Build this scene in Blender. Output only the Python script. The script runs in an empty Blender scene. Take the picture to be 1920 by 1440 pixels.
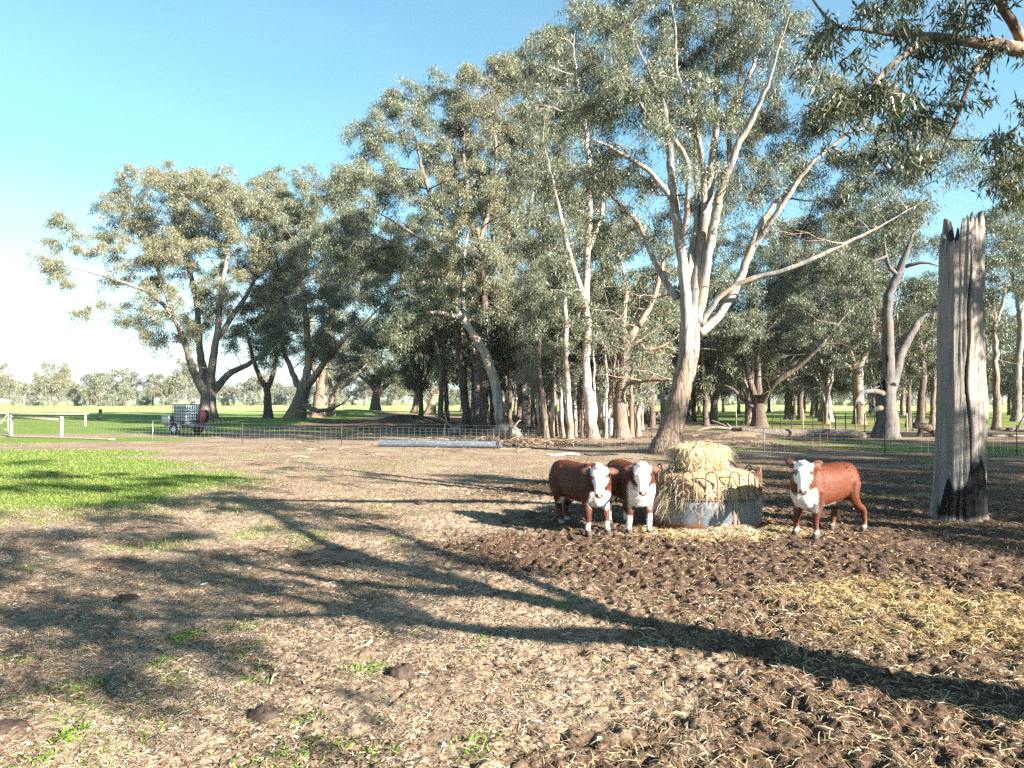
import bpy, bmesh, math, random
import numpy as np
from mathutils import Vector, Matrix

# ------------------------------------------------------------------ camera, world, sun, exposure
sc = bpy.context.scene
C = sc.collection
F = 1331.0            # focal length in photo pixels (1920 wide)
H = 2.3               # eye height
HOR = 752.0           # horizon row in the photo
PITCH = math.atan((HOR - 720.0) / F)
cam = bpy.data.objects.new("camera", bpy.data.cameras.new("camera"))
C.objects.link(cam)
cam.location = (0, 0, H)
cam.rotation_euler = (math.radians(90) + PITCH, 0, 0)
cam.data.sensor_width = 36.0
cam.data.lens = 36.0 * F / 1920.0
cam.data.clip_start = 0.1
cam.data.clip_end = 9000
sc.camera = cam

SUN_EL = math.radians(24.0)
SUN_H = np.array([0.79, -0.613])
SUN_H = SUN_H / np.linalg.norm(SUN_H)
SUN = np.array([SUN_H[0] * math.cos(SUN_EL), SUN_H[1] * math.cos(SUN_EL), math.sin(SUN_EL)])
COT = 1.0 / math.tan(SUN_EL)

world = bpy.data.worlds.new("World")
sc.world = world
world.use_nodes = True
wn = world.node_tree.nodes
wl = world.node_tree.links
for n in list(wn):
    wn.remove(n)
w_out = wn.new("ShaderNodeOutputWorld")
w_bg = wn.new("ShaderNodeBackground")
w_sky = wn.new("ShaderNodeTexSky")
w_sky.sky_type = 'NISHITA'
w_sky.sun_disc = False
w_sky.sun_elevation = SUN_EL
w_sky.sun_rotation = math.atan2(SUN_H[0], SUN_H[1])
w_sky.altitude = 100
w_sky.air_density = 1.0
w_sky.dust_density = 0.25
w_sky.ozone_density = 1.6
w_bg.inputs['Strength'].default_value = 0.050
# thin bright cloud veil low in the western (left) sky
w_tc = wn.new("ShaderNodeTexCoord")
w_sep = wn.new("ShaderNodeSeparateXYZ")
wl.new(w_tc.outputs['Generated'], w_sep.inputs[0])
w_map = wn.new("ShaderNodeMapping")
w_map.inputs['Scale'].default_value = (2.0, 2.0, 9.0)
wl.new(w_tc.outputs['Generated'], w_map.inputs[0])
w_noise = wn.new("ShaderNodeTexNoise")
w_noise.inputs['Scale'].default_value = 1.7
w_noise.inputs['Detail'].default_value = 7
w_noise.inputs['Roughness'].default_value = 0.6
wl.new(w_map.outputs[0], w_noise.inputs['Vector'])
def wmr(src, a, b, c=0.0, d=1.0):
    m = wn.new("ShaderNodeMapRange")
    m.interpolation_type = 'SMOOTHSTEP'
    m.inputs['From Min'].default_value = a
    m.inputs['From Max'].default_value = b
    m.inputs['To Min'].default_value = c
    m.inputs['To Max'].default_value = d
    wl.new(src, m.inputs['Value'])
    return m.outputs[0]
def wmul(a, b):
    m = wn.new("ShaderNodeMath"); m.operation = 'MULTIPLY'
    wl.new(a, m.inputs[0]); wl.new(b, m.inputs[1])
    return m.outputs[0]
k_el = wmr(w_sep.outputs['Z'], 0.29, 0.01)
k_az = wmr(w_sep.outputs['X'], 0.15, -0.55, 0.25, 1.0)
k_n = wmr(w_noise.outputs['Fac'], 0.30, 0.62, 0.45, 1.0)
k0 = wmul(wmul(k_el, k_az), k_n)
w_add = wn.new("ShaderNodeMath"); w_add.operation = 'ADD'; w_add.use_clamp = True; wl.new(wmr(w_noise.outputs['Fac'], 0.40, 0.68, 0.08, 0.12), w_add.inputs[1])
wl.new(k0, w_add.inputs[0]); k = w_add.outputs[0]
w_mix = wn.new("ShaderNodeMix"); w_mix.data_type = 'RGBA'
wl.new(k, w_mix.inputs['Factor'])
w_hsv = wn.new("ShaderNodeHueSaturation")
w_hsv.inputs['Hue'].default_value = 0.478
w_hsv.inputs['Saturation'].default_value = 1.02
wl.new(w_sky.outputs[0], w_hsv.inputs['Color'])
w_tint = wn.new("ShaderNodeMix"); w_tint.data_type = 'RGBA'; w_tint.blend_type = 'MULTIPLY'; w_tint.inputs['Factor'].default_value = 1.0
w_tint.inputs[7].default_value = (0.74, 1.0, 1.06, 1)
wl.new(w_hsv.outputs[0], w_tint.inputs[6])
wl.new(w_tint.outputs[2], w_mix.inputs[6])
w_mix.inputs[7].default_value = (4.1, 4.6, 4.9, 1)
wl.new(w_mix.outputs[2], w_bg.inputs['Color'])
wl.new(w_bg.outputs[0], w_out.inputs['Surface'])

sl = bpy.data.lights.new("sun", 'SUN')
sl.energy = 5.0
sl.angle = math.radians(0.5)
sl.color = (1.0, 0.93, 0.82)
sun = bpy.data.objects.new("sun", sl)
sun.rotation_euler = Vector(SUN).to_track_quat('Z', 'Y').to_euler()
sun.location = (20, -15, 30)
C.objects.link(sun)

sc.view_settings.view_transform = 'Standard'
sc.view_settings.look = 'None'
sc.view_settings.gamma = 1.0
sc.view_settings.exposure = 2.45
sc.render.engine = 'CYCLES'
sc.cycles.max_bounces = 5
sc.cycles.diffuse_bounces = 2
sc.cycles.glossy_bounces = 2
sc.cycles.transmission_bounces = 3
sc.cycles.transparent_max_bounces = 6
sc.cycles.use_denoising = False
sc.cycles.sample_clamp_indirect = 4.0

# ------------------------------------------------------------------ small maths
def W(px, py, D):
    """photo pixel + distance along the ground -> point of the place"""
    u = (px - 960.0) / F
    v = (720.0 - py) / F
    yy = math.cos(PITCH) - v * math.sin(PITCH)
    zz = math.sin(PITCH) + v * math.cos(PITCH)
    t = D / yy
    return np.array([u * t, D, H + zz * t])

def Dg(py):
    return H * F / (py - HOR)

def G(px, py):
    D = Dg(py)
    p = W(px, py, D)
    return np.array([p[0], p[1], 0.0])

def hash2(ix, iy, seed):
    n = (ix.astype(np.int64) * 374761393 + iy.astype(np.int64) * 668265263 + seed * 1442695041) & 0x7fffffff
    n = ((n ^ (n >> 13)) * 1274126177) & 0x7fffffff
    n = (n ^ (n >> 16)) & 0xffff
    return n / 65535.0

def vnoise(x, y, seed=0):
    ix = np.floor(x); iy = np.floor(y)
    fx = x - ix; fy = y - iy
    fx = fx * fx * (3 - 2 * fx); fy = fy * fy * (3 - 2 * fy)
    a = hash2(ix, iy, seed); b = hash2(ix + 1, iy, seed)
    c = hash2(ix, iy + 1, seed); d = hash2(ix + 1, iy + 1, seed)
    return (a * (1 - fx) + b * fx) * (1 - fy) + (c * (1 - fx) + d * fx) * fy

def fbm(x, y, oct=4, seed=0, gain=0.5):
    s = 0.0; a = 1.0; t = 0.0
    for o in range(oct):
        s = s + a * vnoise(x, y, seed + o * 17)
        t += a; a *= gain
        x = x * 2.03 + 11.3; y = y * 2.03 - 7.7
    return s / t

def sstep(a, b, x):
    t = np.clip((np.asarray(x, float) - a) / (b - a), 0, 1)
    return t * t * (3 - 2 * t)

MOUNDS = []
def add_mound(px, py, rx, ry, h):
    p = G(px, py); MOUNDS.append((p[0], p[1], rx, ry, h))
add_mound(765, 797, 3.6, 2.6, 1.05)
add_mound(660, 779, 9.0, 6.0, 1.0)
add_mound(1390, 822, 2.6, 2.0, 0.42)
add_mound(1010, 786, 9.0, 6.0, 0.6)
add_mound(560, 792, 7.0, 4.0, 0.35)
for (mx, my) in ((1250, 850),):
    add_mound(mx, my, 1.9, 1.9, 0.22)

def gz(x, y):
    x = np.asarray(x, float); y = np.asarray(y, float)
    far = sstep(12, 40, y)
    z = (fbm(x * 0.11 + 3, y * 0.11, 3, 5) - 0.5) * 0.16 * (0.35 + 0.65 * far) * (1 - sstep(90, 160, y))
    for (mx, my, rx, ry, h) in MOUNDS:
        z = z + h * np.exp(-((x - mx) / rx) ** 2 - ((y - my) / ry) ** 2)
    return z

# ------------------------------------------------------------------ mesh helpers
def mk(name, V, polys, mats, matidx=None, attrs=None, parent=None, smooth=True, colors=None):
    """V (n,3); polys: list of int arrays (m,k); one mesh object"""
    me = bpy.data.meshes.new(name)
    V = np.ascontiguousarray(V, dtype=np.float32)
    polys = [np.asarray(p, dtype=np.int32) for p in polys if len(p)]
    me.vertices.add(len(V))
    me.vertices.foreach_set("co", V.ravel())
    loops = np.concatenate([p.ravel() for p in polys])
    tot = np.concatenate([np.full(len(p), p.shape[1], dtype=np.int32) for p in polys])
    start = np.concatenate([[0], np.cumsum(tot)[:-1]]).astype(np.int32)
    me.loops.add(len(loops))
    me.loops.foreach_set("vertex_index", loops)
    me.polygons.add(len(tot))
    me.polygons.foreach_set("loop_start", start)
    try:
        me.polygons.foreach_set("loop_total", tot)
    except Exception:
        pass
    for m in (mats if isinstance(mats, (list, tuple)) else [mats]):
        me.materials.append(m)
    if matidx is not None:
        me.polygons.foreach_set("material_index", np.asarray(matidx, dtype=np.int32))
    me.update(calc_edges=True)
    me.polygons.foreach_set("use_smooth", np.full(len(tot), bool(smooth)))
    for k, a in (attrs or {}).items():
        at = me.attributes.new(k, 'FLOAT', 'POINT')
        at.data.foreach_set("value", np.ascontiguousarray(a, dtype=np.float32))
    if colors is not None:
        at = me.attributes.new("col", 'FLOAT_COLOR', 'POINT')
        c4 = np.ones((len(V), 4), dtype=np.float32); c4[:, :3] = colors
        at.data.foreach_set("color", c4.ravel())
    me.validate(verbose=False)
    o = bpy.data.objects.new(name, me)
    C.objects.link(o)
    if parent is not None:
        o.parent = parent
    return o

def tag(o, label=None, cat=None, group=None, kind=None):
    if label: o['label'] = label
    if cat: o['category'] = cat
    if group: o['group'] = group
    if kind: o['kind'] = kind
    return o

def empty(name, loc=(0, 0, 0), rz=0.0):
    o = bpy.data.objects.new(name, None)
    o.empty_display_size = 0.3
    o.location = loc
    o.rotation_euler = (0, 0, rz)
    C.objects.link(o)
    return o

def copy_tree(o, parent=None):
    c = o.copy(); C.objects.link(c)
    if parent is not None:
        c.parent = parent
    for ch in list(o.children):
        copy_tree(ch, c)
    return c

class MB:
    """collects shapes into one mesh"""
    def __init__(s):
        s.V = []; s.P = {}; s.n = 0; s.M = {}; s.A = []
    def add(s, V, polys, mi=0, attr=None):
        V = np.asarray(V, float)
        for p in polys:
            p = np.asarray(p, int)
            if len(p) == 0: continue
            s.P.setdefault(p.shape[1], []).append(p + s.n)
            s.M.setdefault(p.shape[1], []).append(np.full(len(p), mi))
        s.V.append(V); s.n += len(V)
        s.A.append(np.zeros(len(V)) if attr is None else np.broadcast_to(np.asarray(attr, float), (len(V),)))
        return s
    def box(s, c, size, rz=0.0, mi=0, bev=0.0, ry=0.0, rx=0.0):
        bm = bmesh.new()
        bmesh.ops.create_cube(bm, size=1.0)
        bmesh.ops.scale(bm, vec=size, verts=bm.verts)
        if bev > 0:
            bmesh.ops.bevel(bm, geom=list(bm.edges), offset=bev, segments=2, affect='EDGES', profile=0.5)
        R = Matrix.Rotation(rz, 3, 'Z') @ Matrix.Rotation(ry, 3, 'Y') @ Matrix.Rotation(rx, 3, 'X')
        s.bm(bm, R, c, mi)
        return s
    def bm(s, bm, R, c, mi=0):
        bm.verts.index_update()
        V = np.array([tuple(R @ v.co + Vector(c)) for v in bm.verts])
        by = {}
        for f in bm.faces:
            by.setdefault(len(f.verts), []).append([v.index for v in f.verts])
        s.add(V, list(by.values()), mi)
        bm.free()
    def tube(s, pts, rad, n=8, mi=0, cap=True, attr=None, noise=0.0, seed=0, flat=1.0):
        V, Q = tube_arr(pts, rad, n, noise, seed, flat)
        polys = [Q]
        k = len(pts)
        if cap:
            polys.append(np.array([list(range(n))[::-1]]))
            polys.append(np.array([[(k - 1) * n + i for i in range(n)]]))
        s.add(V, polys, mi, attr)
        return s
    def build(s, name, mats, parent=None, smooth=True, attr=None, colors=None):
        ks = sorted(s.P)
        polys = [np.concatenate(s.P[k]) for k in ks]
        mi = np.concatenate([np.concatenate(s.M[k]) for k in ks])
        V = np.concatenate(s.V)
        return mk(name, V, polys, mats, mi, {attr: np.concatenate(s.A)} if attr else None, parent, smooth, colors)

def frames(P):
    """parallel transport frames for polyline batch P (m,k,3)"""
    m, k, _ = P.shape
    T = np.zeros_like(P)
    T[:, 1:-1] = P[:, 2:] - P[:, :-2]
    T[:, 0] = P[:, 1] - P[:, 0]
    T[:, -1] = P[:, -1] - P[:, -2]
    T /= np.maximum(np.linalg.norm(T, axis=2, keepdims=True), 1e-9)
    ref = np.where(np.abs(T[:, 0, 2:3]) < 0.9, np.array([[0, 0, 1.0]]), np.array([[1.0, 0, 0]]))
    N = np.zeros_like(P)
    n0 = np.cross(T[:, 0], ref); n0 /= np.linalg.norm(n0, axis=1, keepdims=True)
    N[:, 0] = n0
    for i in range(1, k):
        n1 = N[:, i - 1] - T[:, i] * np.sum(N[:, i - 1] * T[:, i], axis=1, keepdims=True)
        N[:, i] = n1 / np.maximum(np.linalg.norm(n1, axis=1, keepdims=True), 1e-9)
    B = np.cross(T, N)
    return T, N, B

def batch_tubes(P, R, n=5):
    m, k, _ = P.shape
    T, N, B = frames(P)
    a = np.arange(n) / n * 2 * math.pi
    V = P[:, :, None, :] + R[:, :, None, None] * (np.cos(a)[None, None, :, None] * N[:, :, None, :] + np.sin(a)[None, None, :, None] * B[:, :, None, :])
    V = V.reshape(-1, 3)
    i = np.arange(k - 1)[:, None]; j = np.arange(n)[None, :]
    q = np.stack([i * n + j, i * n + (j + 1) % n, (i + 1) * n + (j + 1) % n, (i + 1) * n + j], axis=2).reshape(-1, 4)
    Q = (q[None] + (np.arange(m) * k * n)[:, None, None]).reshape(-1, 4)
    return V, Q

def tube_arr(pts, rad, n=8, noise=0.0, seed=0, flat=1.0):
    P = np.asarray(pts, float)[None]
    R = np.broadcast_to(np.asarray(rad, float), (len(pts),))[None]
    T, N, B = frames(P)
    k = len(pts)
    a = np.arange(n) / n * 2 * math.pi
    rr = R[0][:, None] * np.ones(n)[None]
    if noise > 0:
        ca = np.cos(a)[None] * 2.2 + 5; sa = np.sin(a)[None] * 2.2
        L = np.concatenate([[0], np.cumsum(np.linalg.norm(np.diff(P[0], axis=0), axis=1))])[:, None]
        Rm = max(R.max(), 1e-3)
        nz = fbm(ca + L * 0.35 / Rm * 0.4, sa + 3.1 + L * 0.12 / Rm, 3, seed) - 0.5
        rr = rr * (1 + 2 * noise * nz)
    V = P[0][:, None, :] + rr[:, :, None] * (np.cos(a)[None, :, None] * N[0][:, None, :] + flat * np.sin(a)[None, :, None] * B[0][:, None, :])
    i = np.arange(k - 1)[:, None]; j = np.arange(n)[None, :]
    q = np.stack([i * n + j, i * n + (j + 1) % n, (i + 1) * n + (j + 1) % n, (i + 1) * n + j], axis=2).reshape(-1, 4)
    return V.reshape(-1, 3), q

def smooth_path(pts, k):
    """Catmull-Rom resample of (n,d) points into k points"""
    P = np.asarray(pts, float)
    n = len(P)
    L = np.concatenate([[0], np.cumsum(np.linalg.norm(np.diff(P[:, :3], axis=0), axis=1))])
    t = np.linspace(0, L[-1], k)
    i = np.clip(np.searchsorted(L, t, side='right') - 1, 0, n - 2)
    u = ((t - L[i]) / np.maximum(L[i + 1] - L[i], 1e-9))[:, None]
    p0 = P[np.maximum(i - 1, 0)]; p1 = P[i]; p2 = P[i + 1]; p3 = P[np.minimum(i + 2, n - 1)]
    return 0.5 * ((2 * p1) + (-p0 + p2) * u + (2 * p0 - 5 * p1 + 4 * p2 - p3) * u ** 2 + (-p0 + 3 * p1 - 3 * p2 + p3) * u ** 3)

# ------------------------------------------------------------------ materials
class NT:
    def __init__(s, name):
        s.m = bpy.data.materials.new(name); s.m.use_nodes = True
        s.t = s.m.node_tree
        for n in list(s.t.nodes): s.t.nodes.remove(n)
        s.out = s.t.nodes.new("ShaderNodeOutputMaterial")
    def new(s, t, **kw):
        n = s.t.nodes.new(t)
        for k, v in kw.items():
            setattr(n, k, v)
        return n
    def set(s, sock, v):
        if hasattr(v, 'is_linked') or isinstance(v, bpy.types.NodeSocket):
            s.t.links.new(v, sock)
        else:
            if isinstance(v, (tuple, list)) and len(v) == 3 and sock.type == 'RGBA':
                v = (*v, 1)
            sock.default_value = v
    def coord(s, scale=(1, 1, 1), which='Object', rot=(0, 0, 0)):
        tc = s.new("ShaderNodeTexCoord"); mp = s.new("ShaderNodeMapping")
        mp.inputs['Scale'].default_value = scale
        mp.inputs['Rotation'].default_value = rot
        s.t.links.new(tc.outputs[which], mp.inputs[0])
        return mp.outputs[0]
    def pos(s, scale=(1, 1, 1)):
        g = s.new("ShaderNodeNewGeometry"); mp = s.new("ShaderNodeMapping")
        mp.inputs['Scale'].default_value = scale
        s.t.links.new(g.outputs['Position'], mp.inputs[0])
        return mp.outputs[0]
    def noise(s, vec, scale, detail=4, rough=0.55, dist=0.0):
        n = s.new("ShaderNodeTexNoise")
        s.t.links.new(vec, n.inputs['Vector'])
        n.inputs['Scale'].default_value = scale
        n.inputs['Detail'].default_value = detail
        n.inputs['Roughness'].default_value = rough
        n.inputs['Distortion'].default_value = dist
        return n.outputs['Fac']
    def voro(s, vec, scale, feature='F1'):
        n = s.new("ShaderNodeTexVoronoi", feature=feature)
        s.t.links.new(vec, n.inputs['Vector'])
        n.inputs['Scale'].default_value = scale
        return n.outputs['Distance']
    def mr(s, v, a, b, c=0.0, d=1.0, smooth=True):
        n = s.new("ShaderNodeMapRange")
        if smooth: n.interpolation_type = 'SMOOTHSTEP'
        s.set(n.inputs['Value'], v)
        n.inputs['From Min'].default_value = a; n.inputs['From Max'].default_value = b
        n.inputs['To Min'].default_value = c; n.inputs['To Max'].default_value = d
        return n.outputs[0]
    def math(s, op, a, b=None, clamp=False):
        n = s.new("ShaderNodeMath", operation=op); n.use_clamp = clamp
        s.set(n.inputs[0], a)
        if b is not None: s.set(n.inputs[1], b)
        return n.outputs[0]
    def mix(s, f, a, b, blend='MIX'):
        n = s.new("ShaderNodeMix", data_type='RGBA', blend_type=blend)
        s.set(n.inputs['Factor'], f); s.set(n.inputs[6], a); s.set(n.inputs[7], b)
        return n.outputs[2]
    def ramp(s, f, stops):
        n = s.new("ShaderNodeValToRGB")
        el = n.color_ramp.elements
        while len(el) < len(stops): el.new(0.5)
        for e, (p, c) in zip(el, stops):
            e.position = p; e.color = (*c, 1)
        s.set(n.inputs[0], f)
        return n.outputs[0]
    def attr(s, name, col=False):
        n = s.new("ShaderNodeAttribute", attribute_name=name)
        return n.outputs['Color'] if col else n.outputs['Fac']
    def island(s):
        return s.new("ShaderNodeNewGeometry").outputs['Random Per Island']
    def bump(s, h, strength=0.5, dist=0.02):
        n = s.new("ShaderNodeBump")
        n.inputs['Strength'].default_value = strength
        n.inputs['Distance'].default_value = dist
        s.set(n.inputs['Height'], h)
        return n.outputs[0]
    def bsdf(s, col, rough=0.7, metal=0.0, normal=None, spec=0.5, **kw):
        b = s.new("ShaderNodeBsdfPrincipled")
        s.set(b.inputs['Base Color'], col); s.set(b.inputs['Roughness'], rough)
        s.set(b.inputs['Metallic'], metal)
        s.set(b.inputs['Specular IOR Level'], spec)
        if normal is not None: s.set(b.inputs['Normal'], normal)
        for k, v in kw.items(): s.set(b.inputs[k], v)
        return b.outputs[0]
    def done(s, sh):
        s.t.links.new(sh, s.out.inputs['Surface'])
        return s.m

def leaf_mat(name, c0, c1, c2, gloss=0.04, trans=0.14):
    t = NT(name)
    r = t.island()
    col = t.ramp(r, [(0.0, c0), (0.45, c1), (0.85, c2), (1.0, (c2[0] * 1.2, c2[1] * 1.1, c2[2] * 1.05))])
    n = t.noise(t.pos(), 0.35, 2)
    col = t.mix(t.mr(n, 0.35, 0.7), col, t.mix(0.5, col, c2))
    d = t.new("ShaderNodeBsdfDiffuse"); t.set(d.inputs['Color'], col)
    tr = t.new("ShaderNodeBsdfTranslucent"); t.set(tr.inputs['Color'], t.mix(0.4, col, (0.13, 0.16, 0.05)))
    g = t.new("ShaderNodeBsdfGlossy"); g.inputs['Roughness'].default_value = 0.38
    g.inputs['Color'].default_value = (0.85, 0.88, 0.85, 1)
    m1 = t.new("ShaderNodeMixShader"); m1.inputs[0].default_value = trans
    t.t.links.new(d.outputs[0], m1.inputs[1]); t.t.links.new(tr.outputs[0], m1.inputs[2])
    m2 = t.new("ShaderNodeMixShader"); m2.inputs[0].default_value = gloss
    t.t.links.new(m1.outputs[0], m2.inputs[1]); t.t.links.new(g.outputs[0], m2.inputs[2])
    return t.done(m2.outputs[0])

def bark_mat(name, pale, grey, tan, rough_c, rough_l):
    t = NT(name)
    v = t.coord((5.0, 5.0, 0.55)); v2 = t.coord((2.2, 2.2, 0.5)); v3 = t.coord((20, 20, .8))
    n1 = t.noise(v, 1.0, 5, 0.6, 0.6)
    n2 = t.noise(v2, 1.0, 3, 0.5, 0.5)
    n3 = t.noise(v3, 1.0, 4, 0.65)
    smooth_c = t.mix(t.mr(n1, 0.42, 0.56), pale, grey)
    smooth_c = t.mix(t.mr(n2, 0.51, 0.60), smooth_c, tan)
    n4 = t.noise(t.coord((16, 16, .9)), 1.0, 4, .6, .5); kn = t.voro(t.coord((1.6, 1.6, .7)), 1.0)
    smooth_c = t.mix(t.mr(n4, .56, .66, 0, .75), smooth_c, tuple(q * .42 for q in tan))
    smooth_c = t.mix(t.mr(n4, .40, .30, 0, .5), smooth_c, tuple(min(1, q * 1.25) for q in pale))
    smooth_c = t.mix(t.mr(kn, .10, .04, 0, .8), smooth_c, tuple(q * .25 for q in grey))
    rc = t.mix(t.mr(n3, 0.38, 0.62), rough_c, rough_l)
    a = t.attr("rough")
    f = t.math('ADD', a, t.math('MULTIPLY', t.math('SUBTRACT', n1, 0.5), 1.4))
    f = t.mr(f, 0.40, 0.56)
    col = t.mix(f, smooth_c, rc)
    h = t.math('ADD', t.math('MULTIPLY', n3, f), t.math('MULTIPLY', n1, 0.25))
    return t.done(t.bsdf(col, 0.82, normal=t.bump(h, 0.8, 0.05), spec=0.25))

M = {}
M['bark_gum'] = bark_mat('bark_gum', (0.33, 0.295, 0.255), (0.165, 0.16, 0.16), (0.27, 0.19, 0.13), (0.060, 0.045, 0.037), (0.25, 0.18, 0.13))
M['bark_white'] = bark_mat('bark_white', (0.44, 0.40, 0.35), (0.27, 0.255, 0.24), (0.40, 0.29, 0.20), (0.12, 0.085, 0.065), (0.34, 0.25, 0.18))
M['bark_dark'] = bark_mat('bark_dark', (0.17, 0.14, 0.115), (0.09, 0.075, 0.065), (0.22, 0.15, 0.10), (0.045, 0.034, 0.028), (0.15, 0.11, 0.085))
M['bark_tan'] = bark_mat('bark_tan', (0.34, 0.265, 0.205), (0.22, 0.185, 0.155), (0.31, 0.20, 0.135), (0.075, 0.053, 0.040), (0.26, 0.185, 0.135))
M['bark_grey'] = bark_mat('bark_grey', (0.23, 0.215, 0.20), (0.14, 0.135, 0.13), (0.25, 0.18, 0.12), (0.07, 0.058, 0.05), (0.22, 0.185, 0.155))
M['bark_ash'] = bark_mat('bark_ash', (0.125, 0.12, 0.115), (0.075, 0.072, 0.07), (0.13, 0.10, 0.08), (0.05, 0.042, 0.036), (0.15, 0.125, 0.105))
M['leaf_dark'] = leaf_mat('leaf_dark', (0.018, 0.028, 0.016), (0.042, 0.058, 0.030), (0.10, 0.11, 0.055), .05, .2)
M['leaf_olive'] = leaf_mat('leaf_olive', (0.042, 0.055, 0.036), (0.100, 0.118, 0.068), (0.188, 0.200, 0.132))
M['leaf_green'] = leaf_mat('leaf_green', (0.030, 0.046, 0.030), (0.072, 0.096, 0.052), (0.155, 0.165, 0.095))
M['leaf_tawny'] = leaf_mat('leaf_tawny', (0.055, 0.062, 0.036), (0.130, 0.132, 0.070), (0.225, 0.215, 0.135))
M['leaf_grey'] = leaf_mat('leaf_grey', (0.050, 0.062, 0.048), (0.115, 0.130, 0.092), (0.22, 0.22, 0.16))

def simple(name, col, rough=0.6, metal=0.0, var=0.25, scale=8.0, bump=0.0, spec=0.5):
    t = NT(name)
    n = t.noise(t.coord(), scale, 5, 0.6)
    c = t.mix(t.mr(n, 0.3, 0.7), tuple(x * (1 - var) for x in col), tuple(min(1, x * (1 + var)) for x in col))
    return t.done(t.bsdf(c, rough, metal, t.bump(n, bump, 0.01) if bump else None, spec))

# ------------------------------------------------------------------ ground
rng = np.random.default_rng(7)
def axis_x():
    a = np.arange(-5, 6.0, 0.019)
    b = np.arange(6.0, 14, 0.045); c = -np.arange(5.0, 13, 0.045)[1:][::-1]
    g = [14.0]; s = 0.06
    while g[-1] < 4000: s *= 1.075; g.append(g[-1] + s)
    g2 = [-13.0]; s = 0.06
    while g2[-1] > -4000: s *= 1.075; g2.append(g2[-1] - s)
    return np.unique(np.round(np.concatenate([np.array(g2)[::-1], c, a, b, np.array(g)]), 4))
def axis_y():
    y = [-60.0]; s = 4.0
    pre = list(np.linspace(-60, 2.6, 18))
    y = pre; 
    while y[-1] < 30: y.append(y[-1] + max(0.014, 0.0036 * y[-1]))
    s = 0.11
    while y[-1] < 5000: s *= 1.03; y.append(y[-1] + s)
    return np.array(y)
GX = axis_x(); GY = axis_y()
X, Y = np.meshgrid(GX, GY)

def ell(cx, cy, rx, ry, rot=0.0, e0=0.75, e1=1.15, wob=0.35, sc_=0.45, seed=3):
    def f(x, y):
        dx = x - cx; dy = y - cy
        c, s = math.cos(rot), math.sin(rot)
        u = (dx * c + dy * s) / rx; v = (-dx * s + dy * c) / ry
        d = np.sqrt(u * u + v * v) + (fbm(x * sc_, y * sc_, 4, seed) - 0.5) * 2 * wob
        return 1 - sstep(e0, e1, d)
    return f

hay_fs = [ell(5.4, 7.7, 2.5, 1.55, -0.25, 0.5, 1.15, 0.5, 0.9, 21), ell(3.9, 12.4, 1.9, 0.75, 0.05, 0.6, 1.2, 0.45, 1.3, 22),
          ell(6.5, 6.4, 1.8, 1.0, -0.5, 0.4, 1.1, 0.5, 0.9, 23), ell(7.9, 17, 3.2, 1.0, 0.1, 0.4, 1.1, 0.6, 1.0, 24)]
def m_hay(x, y):
    r = np.zeros_like(x)
    for f in hay_fs: r = np.maximum(r, f(x, y))
    return r * (0.2 + 0.8 * sstep(0.36, 0.6, fbm(x * 1.6, y * 1.6, 4, 31)))
mud_fs = [ell(3.2, 11.2, 4.8, 2.9, 0.05, 0.6, 1.2, 0.4, 0.5, 41), ell(8.5, 14.5, 6.5, 4.8, 0.0, 0.6, 1.2, 0.3, 0.4, 42),
          ell(3.4, 4.6, 3.2, 1.6, 0.1, 0.5, 1.3, 0.5, 0.7, 43), ell(7.0, 7.5, 3.5, 3.2, 0.0, 0.6, 1.2, 0.4, 0.5, 44),
          ell(4.5, 19.0, 6.0, 3.2, 0.0, 0.5, 1.2, 0.4, 0.4, 45)]
def m_mud_shade(x, y):
    r = np.zeros_like(x)
    for f in mud_fs: r = np.maximum(r, f(x, y))
    edge = np.interp(y, [3.5, 5.0, 6.5, 8.5, 11, 13.5, 16, 19, 24, 30], [.1, .5, .9, .6, -.6, -.3, .8, 2.0, 4.5, 9])
    r = np.maximum(r, .80 * sstep(-1.0, 1.6, x - edge + (fbm(x * .7, y * .7, 4, 48) - .5) * 3.2) * (1 - sstep(22, 30, y)))
    far = .75 * sstep(5, 9, x - (y - 24) * .05 + (fbm(x * .3, y * .3, 3, 49) - .5) * 6) * sstep(22, 27, y) * (1 - sstep(62, 80, y)) * sstep(.32, .55, fbm(x * .35, y * .7, 4, 50))  # dark soil at right, with tree-shade streaks put into the same mask
    belt_shade = .75 * (1 - sstep(3, 8, x)) * sstep(44, 52, y + (fbm(x * .2, y * .2, 3, 46) - .5) * 8) * (1 - sstep(90, 110, y)) * sstep(-34, -26, x) * sstep(.3, .55, fbm(x * .3, y * .6, 4, 58))  # shade under the tree belt, put into the ground colour through this mask
    r = np.maximum(np.maximum(r, far), belt_shade)
    for (mx, my, rx, ry, h) in MOUNDS[:2]: r = np.maximum(r, 1.0 * np.exp(-(((x - mx) / rx) ** 2 + ((y - my) / ry) ** 2) * .8))
    spots = sstep(0.60, 0.74, fbm(x * 1.1, y * 1.1, 4, 47)) * (1 - sstep(14, 30, y))
    return np.clip(np.maximum(r, spots * 0.55), 0, 1)
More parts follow.
